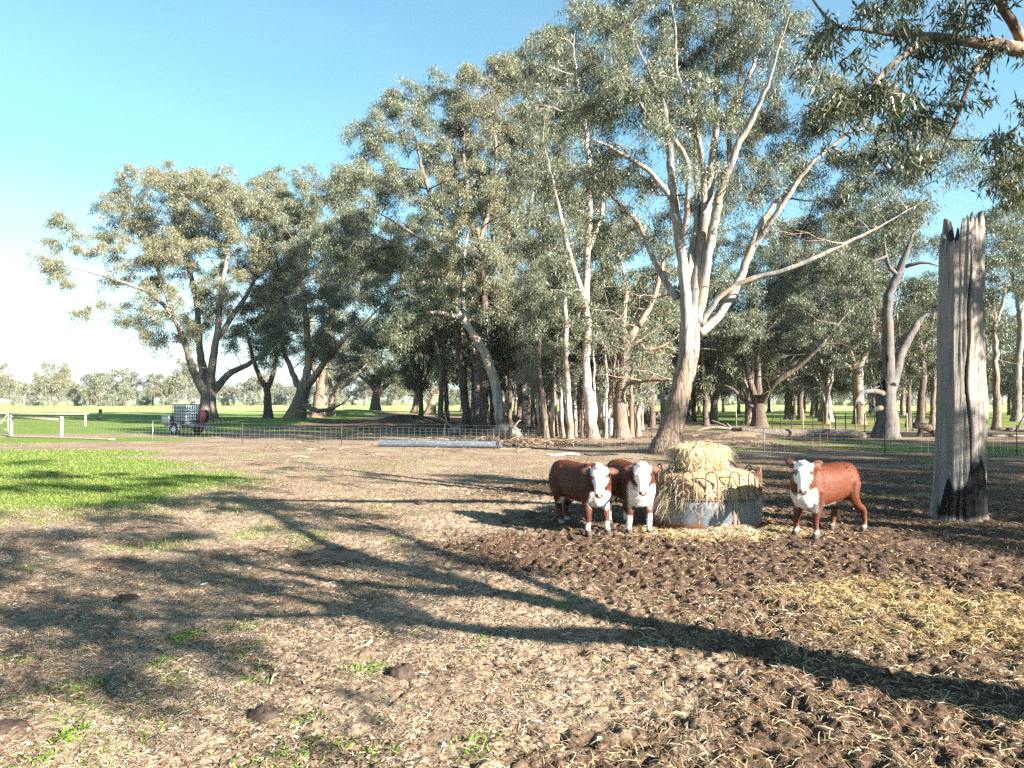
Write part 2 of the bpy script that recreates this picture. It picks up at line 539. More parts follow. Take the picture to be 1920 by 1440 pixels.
gr_fs = [ell(-13.5, 19.2, 8.9, 6.0, -0.05, 0.45, 1.2, 0.38, 0.28, 51), ell(-22, 31, 7, 3.0, 0.0, 0.5, 1.1, 0.5, 0.25, 52), ell(-17.5, 25.5, 7.5, 4.5, 0.0, 0.4, 1.2, 0.4, 0.25, 59),
         ell(18, 36, 10.5, 5.0, 0.0, 0.6, 1.1, 0.5, 0.25, 53), ell(30, 30, 14.0, 6.0, 0.0, 0.6, 1.1, 0.4, 0.25, 54),
         ell(-26, 43, 9, 4, 0.0, 0.6, 1.1, 0.5, 0.25, 55), ell(-18, 55, 9, 2.2, 0.0, 0.6, 1.1, 0.5, 0.25, 56)]
def m_grass(x, y):
    r = np.zeros_like(x)
    for f in gr_fs: r = np.maximum(r, f(x, y))
    # paddocks beyond the fence and the grove
    wob = (fbm(x * 0.08, y * 0.08, 3, 61) - 0.5) * 40
    left = sstep(60, 80, y + wob * 0.4) * (1 - sstep(-26, -16, x + wob * 0.15 + (y - 70) * 0.02))
    left2 = sstep(45, 52, y + wob * 0.1) * (1 - sstep(-24, -18, x + wob * 0.1))
    back = sstep(105, 130, y + wob)
    right = sstep(46, 58, y + wob * 0.3) * sstep(8, 20, x + wob * 0.3) * np.maximum(1 - .8 * sstep(.48, .60, fbm(x * .16, y * .4, 4, 68)), sstep(75, 95, y))
    br = np.maximum(np.maximum(left, left2 * 0.9), np.maximum(back, right * 0.9))
    strip = sstep(0.60, 0.80, fbm(x * 0.35, y * 0.5, 4, 63)) * 0.42 * (1 - sstep(-3, 5, x)) * sstep(14, 20, y) * (1 - sstep(45, 60, y))
    tiny = sstep(0.58, 0.80, fbm(x * 0.9, y * 0.9, 3, 65)) * 0.42 * (1 - sstep(-3, 0.5, x)) * (1 - sstep(16, 24, y))
    r = r * (1 - .85 * sstep(2, 8, x) * sstep(.46, .58, fbm(x * .22, y * .8, 4, 67)))
    return np.clip(np.maximum(np.maximum(r, br), np.maximum(strip, tiny)), 0, 1)

mud_shade = m_mud_shade(X, Y); hay = m_hay(X, Y); gra = m_grass(X, Y)
near = 1 - sstep(16, 30, Y)
Z = gz(X, Y)
nA = fbm(X * 5.2, Y * 5.2, 4, 71, 0.6); nB = fbm(X * 17, Y * 17, 3, 72, 0.6)
rid = 1 - np.abs(2 * fbm(X * 11, Y * 11, 4, 73, 0.6) - 1)
Z += near * ((nA - 0.5) * 0.06 + (nB - 0.5) * 0.045)
cwf = 1 - .5 * np.exp(-((Y - 12.6) / 1.6) ** 2)
Z += near * mud_shade * cwf * ((rid - 0.7) * 0.035 + (nA - 0.5) * 0.065 + (nB - 0.5) * 0.035)
Z += near * hay * 0.03
# hoof prints
npit = 6500
py_ = 3.4 + 13 * rng.random(npit); px_ = -2 + 12 * rng.random(npit)
k_ = np.arange(npit) % 3 == 0; px_[k_] = rng.uniform(-9, 2, k_.sum())
PIT = np.zeros_like(Z)
pm = m_mud_shade(px_, py_)
for x0, y0, w_ in zip(px_, py_, pm):
    if rng.random() > 0.12 + 0.88 * w_: continue
    r = rng.uniform(0.035, 0.08); dep = rng.uniform(0.025, 0.085) * (0.35 + 0.65 * w_)
    i0, i1 = np.searchsorted(GX, [x0 - 2.6 * r, x0 + 2.6 * r]); j0, j1 = np.searchsorted(GY, [y0 - 2.6 * r, y0 + 2.6 * r])
    if i1 <= i0 or j1 <= j0: continue
    xx = X[j0:j1, i0:i1] - x0; yy = Y[j0:j1, i0:i1] - y0
    d = np.sqrt(xx ** 2 + (yy * rng.uniform(0.75, 1.1)) ** 2) / r
    PIT[j0:j1, i0:i1] = np.maximum(PIT[j0:j1, i0:i1], dep * np.exp(-(d / 0.9) ** 4))
Z -= PIT

def zs(x, y):
    """height of the finished ground sheet"""
    i = np.clip(np.searchsorted(GX, x) - 1, 0, len(GX) - 2); j = np.clip(np.searchsorted(GY, y) - 1, 0, len(GY) - 2)
    u = (x - GX[i]) / (GX[i + 1] - GX[i]); v = (y - GY[j]) / (GY[j + 1] - GY[j])
    return (Z[j, i] * (1 - u) + Z[j, i + 1] * u) * (1 - v) + (Z[j + 1, i] * (1 - u) + Z[j + 1, i + 1] * u) * v

def ground_mat():
    t = NT('ground')
    p = t.pos()
    n1 = t.noise(p, 0.5, 5, 0.6); n2 = t.noise(p, 4.0, 6, 0.65); n3 = t.noise(p, 28.0, 5, 0.7); n4 = t.noise(p, 90.0, 3, 0.6)
    # dry trampled litter
    lit = t.ramp(n3, [(0.30, (0.050, 0.034, 0.024)), (0.42, (0.150, 0.102, 0.066)), (0.55, (0.28, 0.205, 0.138)), (0.70, (0.44, 0.345, 0.245))])
    lit = t.mix(t.mr(n2, 0.40, 0.62), lit, t.mix(0.7, lit, (0.085, 0.055, 0.036)))
    lit = t.mix(t.mr(n1, 0.40, 0.66), lit, t.mix(0.4, lit, (0.36, 0.285, 0.205)))
    mud_shade_c = t.ramp(n3, [(0.28, (0.016, 0.010, 0.007)), (0.46, (0.060, 0.037, 0.025)), (0.62, (0.125, 0.080, 0.054)), (0.78, (0.25, 0.18, 0.12))])
    hayc = t.ramp(n3, [(0.28, (0.06, 0.040, 0.018)), (0.5, (0.20, 0.14, 0.06)), (0.7, (0.38, 0.28, 0.13))])
    grc = t.ramp(n2, [(0.28, (0.055, 0.095, 0.018)), (0.46, (0.120, 0.175, 0.032)), (0.62, (0.21, 0.25, 0.060)), (0.76, (0.33, 0.31, 0.14))])
    grc = t.mix(t.mr(n4, 0.35, 0.6, 0.0, 0.5), grc, (0.055, 0.095, 0.015))
    sp = t.new("ShaderNodeSeparateXYZ"); t.t.links.new(p, sp.inputs[0])
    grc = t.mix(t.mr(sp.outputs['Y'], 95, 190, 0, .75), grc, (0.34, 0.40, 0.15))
    def mk_(a, lo, hi, w=0.7):
        return t.mr(t.math('ADD', t.attr(a), t.math('MULTIPLY', t.math('SUBTRACT', n2, 0.5), w)), lo, hi)
    c = t.mix(mk_('mud_shade', 0.22, 0.85, 1.5), lit, mud_shade_c)
    c = t.mix(mk_('hay', 0.32, 0.85, 1.2), c, hayc)
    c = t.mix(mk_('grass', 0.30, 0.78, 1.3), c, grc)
    h = t.math('ADD', t.math('MULTIPLY', n3, 0.7), t.math('MULTIPLY', n4, 0.3))
    return t.done(t.bsdf(c, 0.95, normal=t.bump(h, 0.9, 0.035), spec=0.12))
nx, ny = len(GX), len(GY)
ii = np.arange(ny - 1)[:, None] * nx + np.arange(nx - 1)[None, :]
Q = np.stack([ii, ii + 1, ii + nx + 1, ii + nx], axis=2).reshape(-1, 4)
g = mk('ground', np.stack([X, Y, Z], axis=2).reshape(-1, 3), [Q], ground_mat(), attrs={'mud_shade': mud_shade.ravel(), 'hay': hay.ravel(), 'grass': gra.ravel()})
tag(g, kind='structure')
print('ground', len(GX), len(GY))

# ------------------------------------------------------------------ trees
DM, LM = 1.9, 1.45
def unit(v):
    return v / np.maximum(np.linalg.norm(v, axis=-1, keepdims=True), 1e-9)

def build_tree(base, limbs, blobs, seed, bark, leaf, L=0.2, Wd=0.04, clump=1.2, dens=2.0, lai=0.7,
               r_tip=0.012, rough_h=3.0, droop=0.55, twigs=6, dead=0, sides=10, flare_k=0.4, shell=0.5):
    """base (3,), limbs: list of (n,4) world points+radius, first is the trunk; blobs: list of (centre, radii, weight).
    Everything comes back relative to base."""
    r = np.random.default_rng(seed)
    dens *= DM; lai *= LM
    base = np.asarray(base, float)
    mb = MB()
    nodes = []; par = []; fixed = []
    limb_tubes = []
    for li, l in enumerate(limbs):
        l = np.asarray(l, float).copy(); l[:, :3] -= base
        length = np.linalg.norm(np.diff(l[:, :3], axis=0), axis=1).sum()
        k = int(np.clip(length / (0.35 * clump), 6, 60))
        s = smooth_path(l, k)
        wob = 0.035 * length / k * np.array([r.normal(size=k), r.normal(size=k), 0.4 * r.normal(size=k)]).T * 2.0
        ph = r.uniform(0, 6.28, 4); uu_ = np.linspace(0, 1, k); wob[:, 0] += length * .014 * np.sin(uu_ * 9 + ph[0]) * uu_; wob[:, 1] += length * .014 * np.sin(uu_ * 8 + ph[1]) * uu_
        wob[:2] = 0; s[:, :3] += wob
        if li > 0: s[:, 3] *= 1 - .65 * sstep(.6, 1.0, np.linspace(0, 1, k))
        s[:, 3] = np.maximum(s[:, 3], r_tip * 0.9)
        if li == 0:
            hh = s[:, 2] / max(s[-1, 2], 1e-6)
            flare = 1 + flare_k * np.exp(-np.maximum(s[:, 2], 0) / max(1.1 * s[0, 3], 0.1))
            s[:, 3] *= flare
            s0 = s[0].copy(); s0[2] -= 0.35; s0[3] *= 1.08
            s = np.vstack([s0[None], s])
        n = sides + 4 if li == 0 else (sides if s[0, 3] > 0.1 else 7)
        rough = np.clip(1.15 - s[:, 2] / max(rough_h, 0.01) * 0.8, 0, 1)
        rough = np.repeat(rough, n)
        mb.tube(s[:, :3], s[:, 3], n, 0, True, rough, noise=0.13 if li == 0 else 0.08, seed=seed * 7 + li)
        st = max(1, int(k / 30))
        idx0 = len(nodes)
        if li > 0:
            pn = np.array(nodes); d = np.linalg.norm(pn - s[0, :3], axis=1); p0 = int(d.argmin())
        for i in range(1 if li == 0 else 0, len(s)):
            nodes.append(s[i, :3]); fixed.append(s[i, 3])
            par.append((-1 if li == 0 else p0) if len(nodes) - 1 == idx0 else len(nodes) - 2)
    trunk_n = len(nodes)
    trunk_top = nodes[trunk_n - 1]
    # clump centres
    cc = []
    for (c, rad, wgt) in blobs:
        c = np.asarray(c, float) - base; rad = np.asarray(rad, float)
        n = max(2, int(round(dens * wgt * rad[0] * rad[2] / (clump * clump))))
        tries = 0; got = 0
        while got < n and tries < n * 12:
            tries += 1
            v = unit(r.normal(size=3)); q = c + v * rad * (r.random() ** 0.33 * (1 - shell) + shell * r.random() ** 0.2)
            if q[2] < 0.8: continue
            if cc:
                d = np.linalg.norm(np.array(cc[-400:]) - q, axis=1).min()
                if d < clump * 0.55: continue
            cc.append(q); got += 1
    cc = np.array(cc) if cc else np.zeros((0, 3))
    if len(cc):
        tn = np.array(nodes)
        dmin = np.array([np.linalg.norm(tn - c, axis=1).min() for c in cc])
        order = np.argsort(dmin)
        cap = len(nodes) + len(cc) * 9 + 10
        NP = np.zeros((cap, 3)); NP[:len(nodes)] = tn
        # only higher parts of the trunk carry foliage branches
        ok = np.ones(cap, bool)
        nn = len(nodes)
        paths = []
        for ci in order:
            c = cc[ci]
            d = NP[:nn] - c
            dist = np.linalg.norm(d, axis=1)
            below = d[:, 2] / np.maximum(dist, 1e-6)      # >0 when node above the clump
            cost = dist * (1 + 1.2 * np.maximum(below, 0) + 0.25 * np.maximum(-below - 0.85, 0)) + np.where(np.arange(nn) < trunk_n, 0, 0.12 * clump)
            j = int(cost.argmin()); p0 = NP[j]
            dd = max(dist[j], 1e-3)
            m = int(np.clip(dd / (0.45 * clump), 1, 6))
            pj = par[j]
            t0 = unit(p0 - NP[pj]) if pj >= 0 else np.array([0, 0, 1.0])
            td = (c - p0) / dd
            c1 = p0 + (0.55 * td + 0.35 * t0 + np.array([0, 0, 0.12])) * dd * 0.4
            c2 = c - (0.75 * td + np.array([0, 0, 0.35])) * dd * 0.3
            u = np.linspace(0, 1, m + 1)[1:, None]
            b = (1 - u) ** 3 * p0 + 3 * (1 - u) ** 2 * u * c1 + 3 * (1 - u) * u * u * c2 + u ** 3 * c
            b[:-1] += r.normal(size=(m, 3))[:-1] * 0.05 * dd / m * 1.6
            ids = [j]
            for q in b:
                NP[nn] = q; par.append(ids[-1]); fixed.append(0.0); ids.append(nn); nn += 1
            paths.append(ids)
        cnt = np.zeros(nn)
        for ids in paths: cnt[ids[-1]] += 1
        for i in range(nn - 1, -1, -1):
            if par[i] >= 0: cnt[par[i]] += cnt[i]
        rad = r_tip * np.maximum(cnt, 1) ** 0.48
        for i in range(nn):
            if i < trunk_n: rad[i] = fixed[i]
            elif par[i] >= 0: rad[i] = min(rad[i], rad[par[i]] * 0.85)
        Ps = []; Rs = []
        for ids in paths:
            pts = np.concatenate([NP[ids], rad[ids][:, None]], axis=1)
            pts[0, 3] = min(pts[0, 3], pts[1, 3] * 1.25)
            s = smooth_path(pts, 8) if len(ids) > 2 else pts[0] + (pts[-1] - pts[0]) * np.linspace(0, 1, 8)[:, None]
            Ps.append(s[:, :3]); Rs.append(np.maximum(s[:, 3], r_tip * 0.6))
        Vb, Qb = batch_tubes(np.array(Ps), np.array(Rs), 5)
        roughb = np.clip(0.75 - Vb[:, 2] / max(rough_h * 2.0, 0.01), 0.0, 1)
        mb.add(Vb, [Qb], 0, roughb)
        # twigs
        nt = len(cc) * twigs
        o = np.repeat(cc, twigs, axis=0)
        dirv = unit(r.normal(size=(nt, 3)) * np.array([1, 1, 0.7]) + np.array([0, 0, 0.15]))
        ln = clump * r.uniform(0.5, 1.1, size=nt)
        u = np.linspace(0, 1, 5)
        Pt = o[:, None, :] + dirv[:, None, :] * (ln[:, None] * u[None])[:, :, None]
        Pt[:, :, 2] -= (droop * ln)[:, None] * (u ** 2)[None]
        Rt = np.broadcast_to((r_tip * 0.55 * (1 - 0.75 * u))[None], (nt, 5))
        Vt, Qt = batch_tubes(Pt, Rt, 3)
        mb.add(Vt, [Qt], 0, np.full(len(Vt), 0.35))
        # leaves
        n_leaf = int(lai * math.pi * clump * clump / (0.55 * L * Wd))
        N = len(cc) * n_leaf
        ti = (np.repeat(np.arange(len(cc)), n_leaf) * twigs + r.integers(0, twigs, N))
        uu = 1 - 0.85 * r.random(N) ** 1.5
        k0 = np.clip((uu * 4).astype(int), 0, 3); f = (uu * 4 - k0)[:, None]
        p = Pt[ti, k0] * (1 - f) + Pt[ti, k0 + 1] * f
        p = p + r.normal(size=(N, 3)) * clump * np.array([0.16, 0.16, 0.13])
        d = unit(np.stack([r.normal(size=N) * 0.42, r.normal(size=N) * 0.42, -0.25 - r.random(N) * 0.9 + (r.random(N) < 0.16) * 0.9], axis=1))
        side = unit(np.cross(d, unit(r.normal(size=(N, 3)))))
        LL = (L * r.uniform(0.4, 1.5, N))[:, None]; WW = (Wd * r.uniform(0.5, 1.4, N))[:, None]
        bend = unit(np.cross(d, side)) * LL * r.uniform(-0.12, 0.12, N)[:, None]
        v0 = p; v1 = p + d * LL * 0.42 + side * WW * 0.5 + bend; v2 = p + d * LL; v3 = p + d * LL * 0.42 - side * WW * 0.5 + bend
        Vl = np.stack([v0, v1, v2, v3], axis=1).reshape(-1, 3)
        Ql = np.arange(N * 4).reshape(N, 4)
    for _ in range(dead):            # bare dead branches low on the limbs
        j = int(r.integers(trunk_n // 3, trunk_n)); p0 = np.array(nodes[j])
        a = r.random() * 2 * math.pi; ln = r.uniform(1.2, 3.2) * clump
        k = 7; u = np.linspace(0, 1, k)[:, None]
        dv = np.array([math.cos(a), math.sin(a), r.uniform(-0.25, 0.35)])
        pts = p0 + dv * ln * u + np.cumsum(r.normal(size=(k, 3)) * 0.05 * ln, axis=0) * u
        mb.tube(pts, np.linspace(0.045, 0.012, k) * clump, 5, 0, True, np.full(k * 5, 0.5))
        for q in range(3):
            b0 = pts[3 + q]; dv2 = unit(dv + r.normal(size=3) * 0.7)
            mb.tube(b0 + dv2 * ln * 0.4 * np.linspace(0, 1, 4)[:, None], np.linspace(0.02, 0.008, 4) * clump, 4, 0, True, np.full(16, 0.5))
    root = None
    return mb, (Vl, Ql) if len(cc) else None

def make_tree(name, base, limbs, blobs, seed, bark, leaf, label, cat='tree', group=None, **kw):
    mb, lv = build_tree(base, limbs, blobs, seed, bark, leaf, **kw)
    e = empty(name, tuple(base))
    tag(e, label, cat, group)
    mb.build('trunk', M[bark], e, True, 'rough')
    if lv is not None:
        mk('crown', lv[0], [lv[1]], M[leaf], parent=e, smooth=False)
    return e

def limb(D, pts):
    """pixel polyline (px,py,rpx[,dD]) at distance D"""
    out = []
    for p in pts:
        dD = p[3] if len(p) > 3 else 0.0
        d = D + dD
        w = W(p[0], p[1], d)
        out.append((w[0], w[1], w[2], p[2] * d / F))
    return out

def blobs_px(D, lst):
    out = []; gk = 1.0 if D < 35 else 1.10
    for b in lst:
        dD = b[4] if len(b) > 4 else 0.0
        ry_ = b[5] if len(b) > 5 else 0.8
        wt = b[6] if len(b) > 6 else 1.0
        d = D + dD; s = d / F
        out.append((W(b[0], b[1], d), (b[2] * s * gk, ry_ * max(b[2], b[3]) * s, b[3] * s * gk), wt))
    return out

def px_tree(name, px, py, limbs, blobs, seed, bark, leaf, label, cat='tree', group=None, D=None, **kw):
    D = D or Dg(py)
    w = W(px, py, D)
    base = np.array([w[0], D, float(gz(w[0], D))])
    ls = [limb(D, l) for l in limbs]
    l0 = np.array(ls[0]); l0[0, :3] = base; ls[0] = l0
    return make_tree(name, base, ls, blobs_px(D, blobs), seed, bark, leaf, label, cat, group, **kw)

# --- the big pale gum behind the feeder
px_tree('gum_tree', 1246, 854, [
    [(1246, 854, 29), (1261, 800, 22.5), (1275, 740, 19), (1286, 680, 18), (1294, 620, 18.5), (1300, 575, 17)],
    [(1290, 625, 12.9), (1283, 520, 9.9, -.3), (1275, 440, 9.1, -.6), (1264, 370, 8.4, -1), (1250, 280, 6.8, -1.2), (1238, 200, 6.1, -1.4), (1215, 130, 4.6, -1.6), (1190, 50, 3.0, -2)],
    [(1299, 600, 12.9), (1311, 490, 9.9, .3), (1322, 400, 9.1, .6), (1333, 310, 7.6, 1), (1345, 230, 6.1, 1), (1350, 120, 5.3, 1.2), (1345, 20, 3.8, 1.4), (1340, -80, 2.3, 1)],
    [(1306, 605, 11.4), (1328, 490, 9.1, 0), (1345, 390, 8.4, -.3), (1368, 300, 6.8, -.8), (1402, 230, 6.1, -1), (1440, 160, 3.8, -1.5), (1470, 80, 2.3, -1.5), (1490, 20, 0.8, -1.5)],
    [(1312, 610, 7.1), (1345, 560, 4.9, -.3), (1400, 525, 4.9, -.6), (1480, 505, 4.4, -1), (1560, 470, 3.8, -1.3), (1640, 428, 2.4, -1.5), (1700, 392, 1.7, -1.6), (1770, 350, 0.6, -1.8)],
    [(1310, 625, 10.6), (1350, 590, 7.6, .4), (1385, 525, 7.6, .8), (1418, 440, 6.8, 1.2), (1450, 395, 5.3, 1.6), (1500, 330, 3.8, 2), (1560, 270, 3.0, 2.2)],
    [(1270, 560, 7.6), (1235, 505, 5.3, .4), (1205, 440, 4.6, .8), (1165, 385, 3.8, 1), (1110, 330, 3.0, 1.4)],
    [(1266, 380, 6.8, -.9), (1222, 325, 4.6, -1.2), (1160, 285, 3.8, -1.5), (1100, 255, 3.0, -2)],
    [(1284, 540, 8.4, 0), (1297, 470, 6.8, .5), (1310, 380, 6.1, 1.1), (1308, 300, 5.3, 1.3), (1300, 200, 4.6, 1.5), (1290, 90, 3.8, 1.8)],
    [(1347, 240, 6.1, 1), (1390, 180, 4.6, 1.5), (1420, 100, 3.8, 2), (1430, 0, 3.0, 2)],
    [(1320, 410, 6, .6), (1318, 330, 5.5, .2), (1305, 240, 5, -.4), (1270, 130, 4, -1), (1262, 30, 3, -1.2)],
    [(1344, 385, 6, -.3), (1362, 330, 5, .4), (1372, 240, 4.5, 1), (1385, 130, 3.5, 1.4), (1380, 20, 3, 1.6)],
    [(1278, 460, 6, -.5), (1290, 380, 5, -1.2), (1282, 290, 4.5, -1.8), (1215, 210, 3.5, -2.2), (1180, 150, 2.5, -2.4)],
    [(1408, 470, 6, 1.1), (1470, 380, 5, .6), (1530, 300, 4, .2), (1600, 240, 3, 0), (1650, 200, 2, 0)],
    ], [
    (1140, 70, 75, 100, -1), (1230, 40, 90, 90, 0), (1330, 30, 100, 95, 1), (1430, 70, 90, 85, 0), (1350, -90, 200, 80, 0),
    (1500, 170, 95, 80, 0), (1590, 240, 95, 75, .5), (1680, 290, 90, 65, .5), (1765, 290, 62, 55, .5), (1560, 330, 95, 55, 1, .8, .8),
    (1440, 260, 70, 80, 1, .8, .8), (1180, 210, 90, 80, -1), (1120, 190, 55, 80, -1), (1290, 190, 80, 80, 0, .8, .7), (1110, 320, 60, 60, 0), (1190, 330, 60, 60, 0, .8, .6),
    (1640, 390, 80, 40, 0, .8, .8), (1400, 350, 70, 55, 1.5, .8, .5), (1250, 290, 50, 70, .5, .8, .5), (1740, 370, 50, 40, 0, .8, .7), (1150, 430, 50, 55, .5, .8, .7), (1265, 200, 60, 90, 2, .8, .8), (1380, 250, 60, 80, 2, .8, .8), (1310, 380, 55, 70, 2.5, .8, .7), (1225, 420, 45, 60, 2, .8, .6), (1285, 300, 60, 60, -2.6, .5, .3), (1235, 250, 50, 60, -2.6, .5, .4), (1330, 170, 90, 60, -2, .5, .4), (1200, 130, 80, 70, -3, .6, .6), (1430, 330, 60, 60, -2, .5, .6), (1480, 420, 60, 40, 2, .8, .6)],
    11, 'bark_gum', 'leaf_olive', 'huge pale smooth-barked gum tree leaning over the hay feeder, rusty brown at the base',
    L=0.18, Wd=0.031, clump=0.92, dens=1.9, lai=0.56, rough_h=5.2, dead=10, sides=14, twigs=7, flare_k=.08)

# --- the wide tree at the left with the trailer beneath
px_tree('gum_tree', 391, 788, [
    [(391, 788, 15), (390, 760, 13.5), (389, 735, 13.5), (390, 722, 13)],
    [(385, 735, 10), (362, 692, 7, -1), (350, 650, 6, -2), (328, 600, 4.5, -2), (285, 555, 3.5, -3), (230, 530, 3, -3), (150, 505, 2.2, -4), (80, 492, 1.4, -4)],
    [(388, 728, 9), (376, 660, 6.5, 1), (370, 600, 5.5, 2), (358, 520, 4.5, 3), (350, 430, 3.5, 3), (335, 350, 2, 3)],
    [(392, 728, 9), (401, 660, 6.5, -1), (410, 600, 5.5, -1), (420, 520, 4.5, -2), (432, 440, 3.5, -2), (440, 370, 2.2, -2)],
    [(396, 738, 9), (428, 702, 6, 2), (470, 680, 4.5, 3), (520, 640, 3.2, 4), (560, 600, 2, 4)],
    [(404, 640, 5.5, -1), (450, 570, 4, 1), (490, 500, 3, 2), (510, 430, 2, 3)],
    [(330, 604, 4.5, -2), (300, 520, 3.5, 0), (270, 450, 3, 1), (230, 420, 2, 1)],
    ], [
    (290, 345, 62, 42), (350, 335, 60, 36, 3), (410, 345, 62, 34), (470, 360, 60, 40, 3), (530, 390, 40, 40, 2), (225, 420, 52, 38), (120, 440, 36, 36, -3), (85, 492, 42, 18, -4),
    (165, 520, 42, 20, -3, .8, .7), (165, 575, 36, 17, -3), (245, 480, 60, 40, -2), (300, 420, 70, 45, 2), (390, 410, 70, 45, 2), (430, 450, 80, 50, 0), (500, 470, 60, 55, 3),
    (350, 510, 75, 38, 3, .8, .8), (290, 560, 58, 32, -3), (450, 540, 75, 45, 0), (320, 622, 48, 26, -3), (510, 560, 50, 45, 3), (400, 590, 55, 36, 2, .8, .8), (280, 640, 22, 22, -3),
    (470, 625, 50, 35, 3), (230, 590, 40, 24, -3, .8, .8), (380, 360, 60, 40, -3), (460, 410, 60, 40, -3), (330, 470, 60, 40, -3), (560, 440, 40, 60, 3), (250, 385, 50, 36)],
    12, 'bark_grey', 'leaf_tawny', 'wide spreading tree behind the water tank trailer, its crown reaching far out to the left',
    L=0.31, Wd=0.0607, clump=1.75, dens=1.75, lai=0.62, r_tip=0.022, rough_h=9.0, dead=12, D=86)

# --- the clump of pale-footed trees just right of it
px_tree('gum_tree', 553, 786, [
    [(553, 786, 17), (562, 755, 13), (570, 725, 12)],
    [(568, 732, 9), (578, 680, 7), (575, 620, 6), (570, 540, 5), (575, 450, 4), (590, 370, 2.5)],
    [(572, 730, 9), (600, 690, 6, -2), (640, 640, 4.5, -3), (690, 600, 3.5, -4), (730, 560, 2, -4)],
    [(566, 735, 7), (545, 690, 5, 3), (525, 640, 4, 4), (520, 560, 3, 4)],
    [(565, 757, 6), (600, 770, 4, -3), (640, 758, 2.5, -4), (655, 745, 1.5, -4)]],
    [(585, 345, 52, 36), (630, 390, 55, 55, 2), (555, 420, 50, 50), (600, 480, 65, 55, -2), (640, 470, 50, 60, 2), (545, 520, 45, 55, 3), (590, 580, 65, 45, -1), (640, 570, 55, 45), (560, 640, 50, 40, 2),
     (650, 640, 55, 40, -2), (690, 610, 45, 35, -4), (600, 650, 40, 35, 4), (515, 620, 30, 40, 4)],
    13, 'bark_tan', 'leaf_olive', 'tree with thick flared pale brown foot, nearest of the clump right of the trailer',
    L=0.31, Wd=0.0607, clump=1.7, dens=1.7, lai=0.62, r_tip=0.022, rough_h=6.0, dead=6, D=84)
px_tree('gum_tree', 503, 778, [[(503, 778, 8), (503, 740, 6.5), (495, 720, 5.5)], [(496, 724, 5), (480, 690, 4), (470, 650, 3), (455, 600, 2)], [(503, 726, 5), (515, 690, 4), (520, 620, 3), (525, 520, 2.5), (515, 430, 2), (510, 350, 1.5)]],
    [(510, 340, 26, 26), (525, 400, 34, 44), (520, 480, 36, 46), (480, 590, 40, 36), (520, 590, 40, 40), (490, 660, 30, 25)], 14, 'bark_dark', 'leaf_green',
    'slim dark forked tree, leftmost of the clump right of the trailer', L=0.327, Wd=0.0666, clump=1.8, dens=1.7, lai=0.6, r_tip=0.022, rough_h=12, D=96)
px_tree('gum_tree', 596, 776, [[(596, 776, 12), (598, 745, 9), (602, 720, 8)], [(601, 724, 6), (612, 660, 5), (625, 580, 4), (640, 480, 3), (650, 380, 2)], [(600, 726, 5), (580, 650, 4), (590, 560, 3)]],
    [(655, 360, 40, 50), (690, 420, 45, 55), (640, 520, 50, 60), (600, 600, 45, 50), (680, 520, 45, 45)], 15, 'bark_tan', 'leaf_olive',
    'tree with twin red brown stems close behind the thick flared one', L=0.344, Wd=0.0666, clump=1.9, dens=1.5, lai=0.6, r_tip=0.024, rough_h=10, D=100)
px_tree('gum_tree', 621, 772, [[(621, 772, 7), (622, 745, 5.5), (622, 728, 5.5)], [(622, 730, 4), (615, 690, 3), (620, 640, 2.5)], [(624, 732, 4), (645, 712, 3), (670, 700, 2.5), (700, 670, 1.5)], [(625, 735, 3), (650, 722, 2), (672, 700, 1.5)]],
    [(630, 690, 45, 28), (660, 670, 45, 30), (690, 650, 35, 25), (620, 640, 40, 35)], 16, 'bark_white', 'leaf_olive',
    'small pale tree with splayed bare limbs, right edge of the clump by the trailer', L=0.327, Wd=0.0629, clump=1.5, dens=1.6, lai=0.6, r_tip=0.02, rough_h=4, D=104)
# --- dark round trees beyond the dirt mounds
px_tree('gum_tree', 704, 768, [[(704, 768, 10), (706, 745, 8), (708, 732, 8)], [(707, 735, 6), (690, 715, 4), (665, 700, 2.5)], [(709, 734, 6), (712, 700, 4.5), (716, 660, 3)], [(710, 736, 5), (735, 712, 3.5), (760, 690, 2)]],
    [(690, 700, 45, 24), (740, 690, 45, 28), (715, 660, 55, 32), (770, 640, 45, 40), (700, 620, 50, 36), (760, 700, 30, 20)], 17, 'bark_dark', 'leaf_green',
    'dark squat tree standing beyond the dirt mounds', L=0.43, Wd=0.0888, clump=2.2, dens=1.8, lai=0.65, r_tip=0.03, rough_h=14, D=140)
px_tree('gum_tree', 776, 772, [[(776, 772, 6), (780, 750, 5), (785, 735, 4.5)], [(784, 738, 4), (800, 712, 3), (808, 690, 2)], [(783, 738, 3.5), (765, 715, 2.5), (755, 695, 1.5)], [(785, 738, 3.5), (788, 700, 3), (790, 660, 2)]],
    [(785, 690, 40, 26), (800, 650, 45, 36), (770, 650, 35, 30), (815, 690, 35, 24)], 18, 'bark_tan', 'leaf_tawny',
    'small leaning tree beyond the mounds with tawny crown', L=0.43, Wd=0.0888, clump=2.0, dens=1.7, lai=0.6, r_tip=0.028, rough_h=8, D=128)
px_tree('gum_tree', 806, 772, [[(806, 772, 9), (812, 752, 7), (818, 740, 6)], [(814, 744, 5), (800, 710, 3.5), (795, 670, 2)], [(818, 742, 5), (835, 710, 4), (845, 660, 2.5)], [(812, 748, 4), (840, 738, 2.5), (858, 730, 1.5)]],
    [(815, 680, 50, 34), (845, 690, 40, 28), (830, 630, 55, 45), (860, 640, 40, 45)], 19, 'bark_white', 'leaf_olive',
    'stout pale footed tree left of the dark trunks at the grove edge', L=0.413, Wd=0.0851, clump=2.0, dens=1.7, lai=0.6, r_tip=0.028, rough_h=6, D=122)

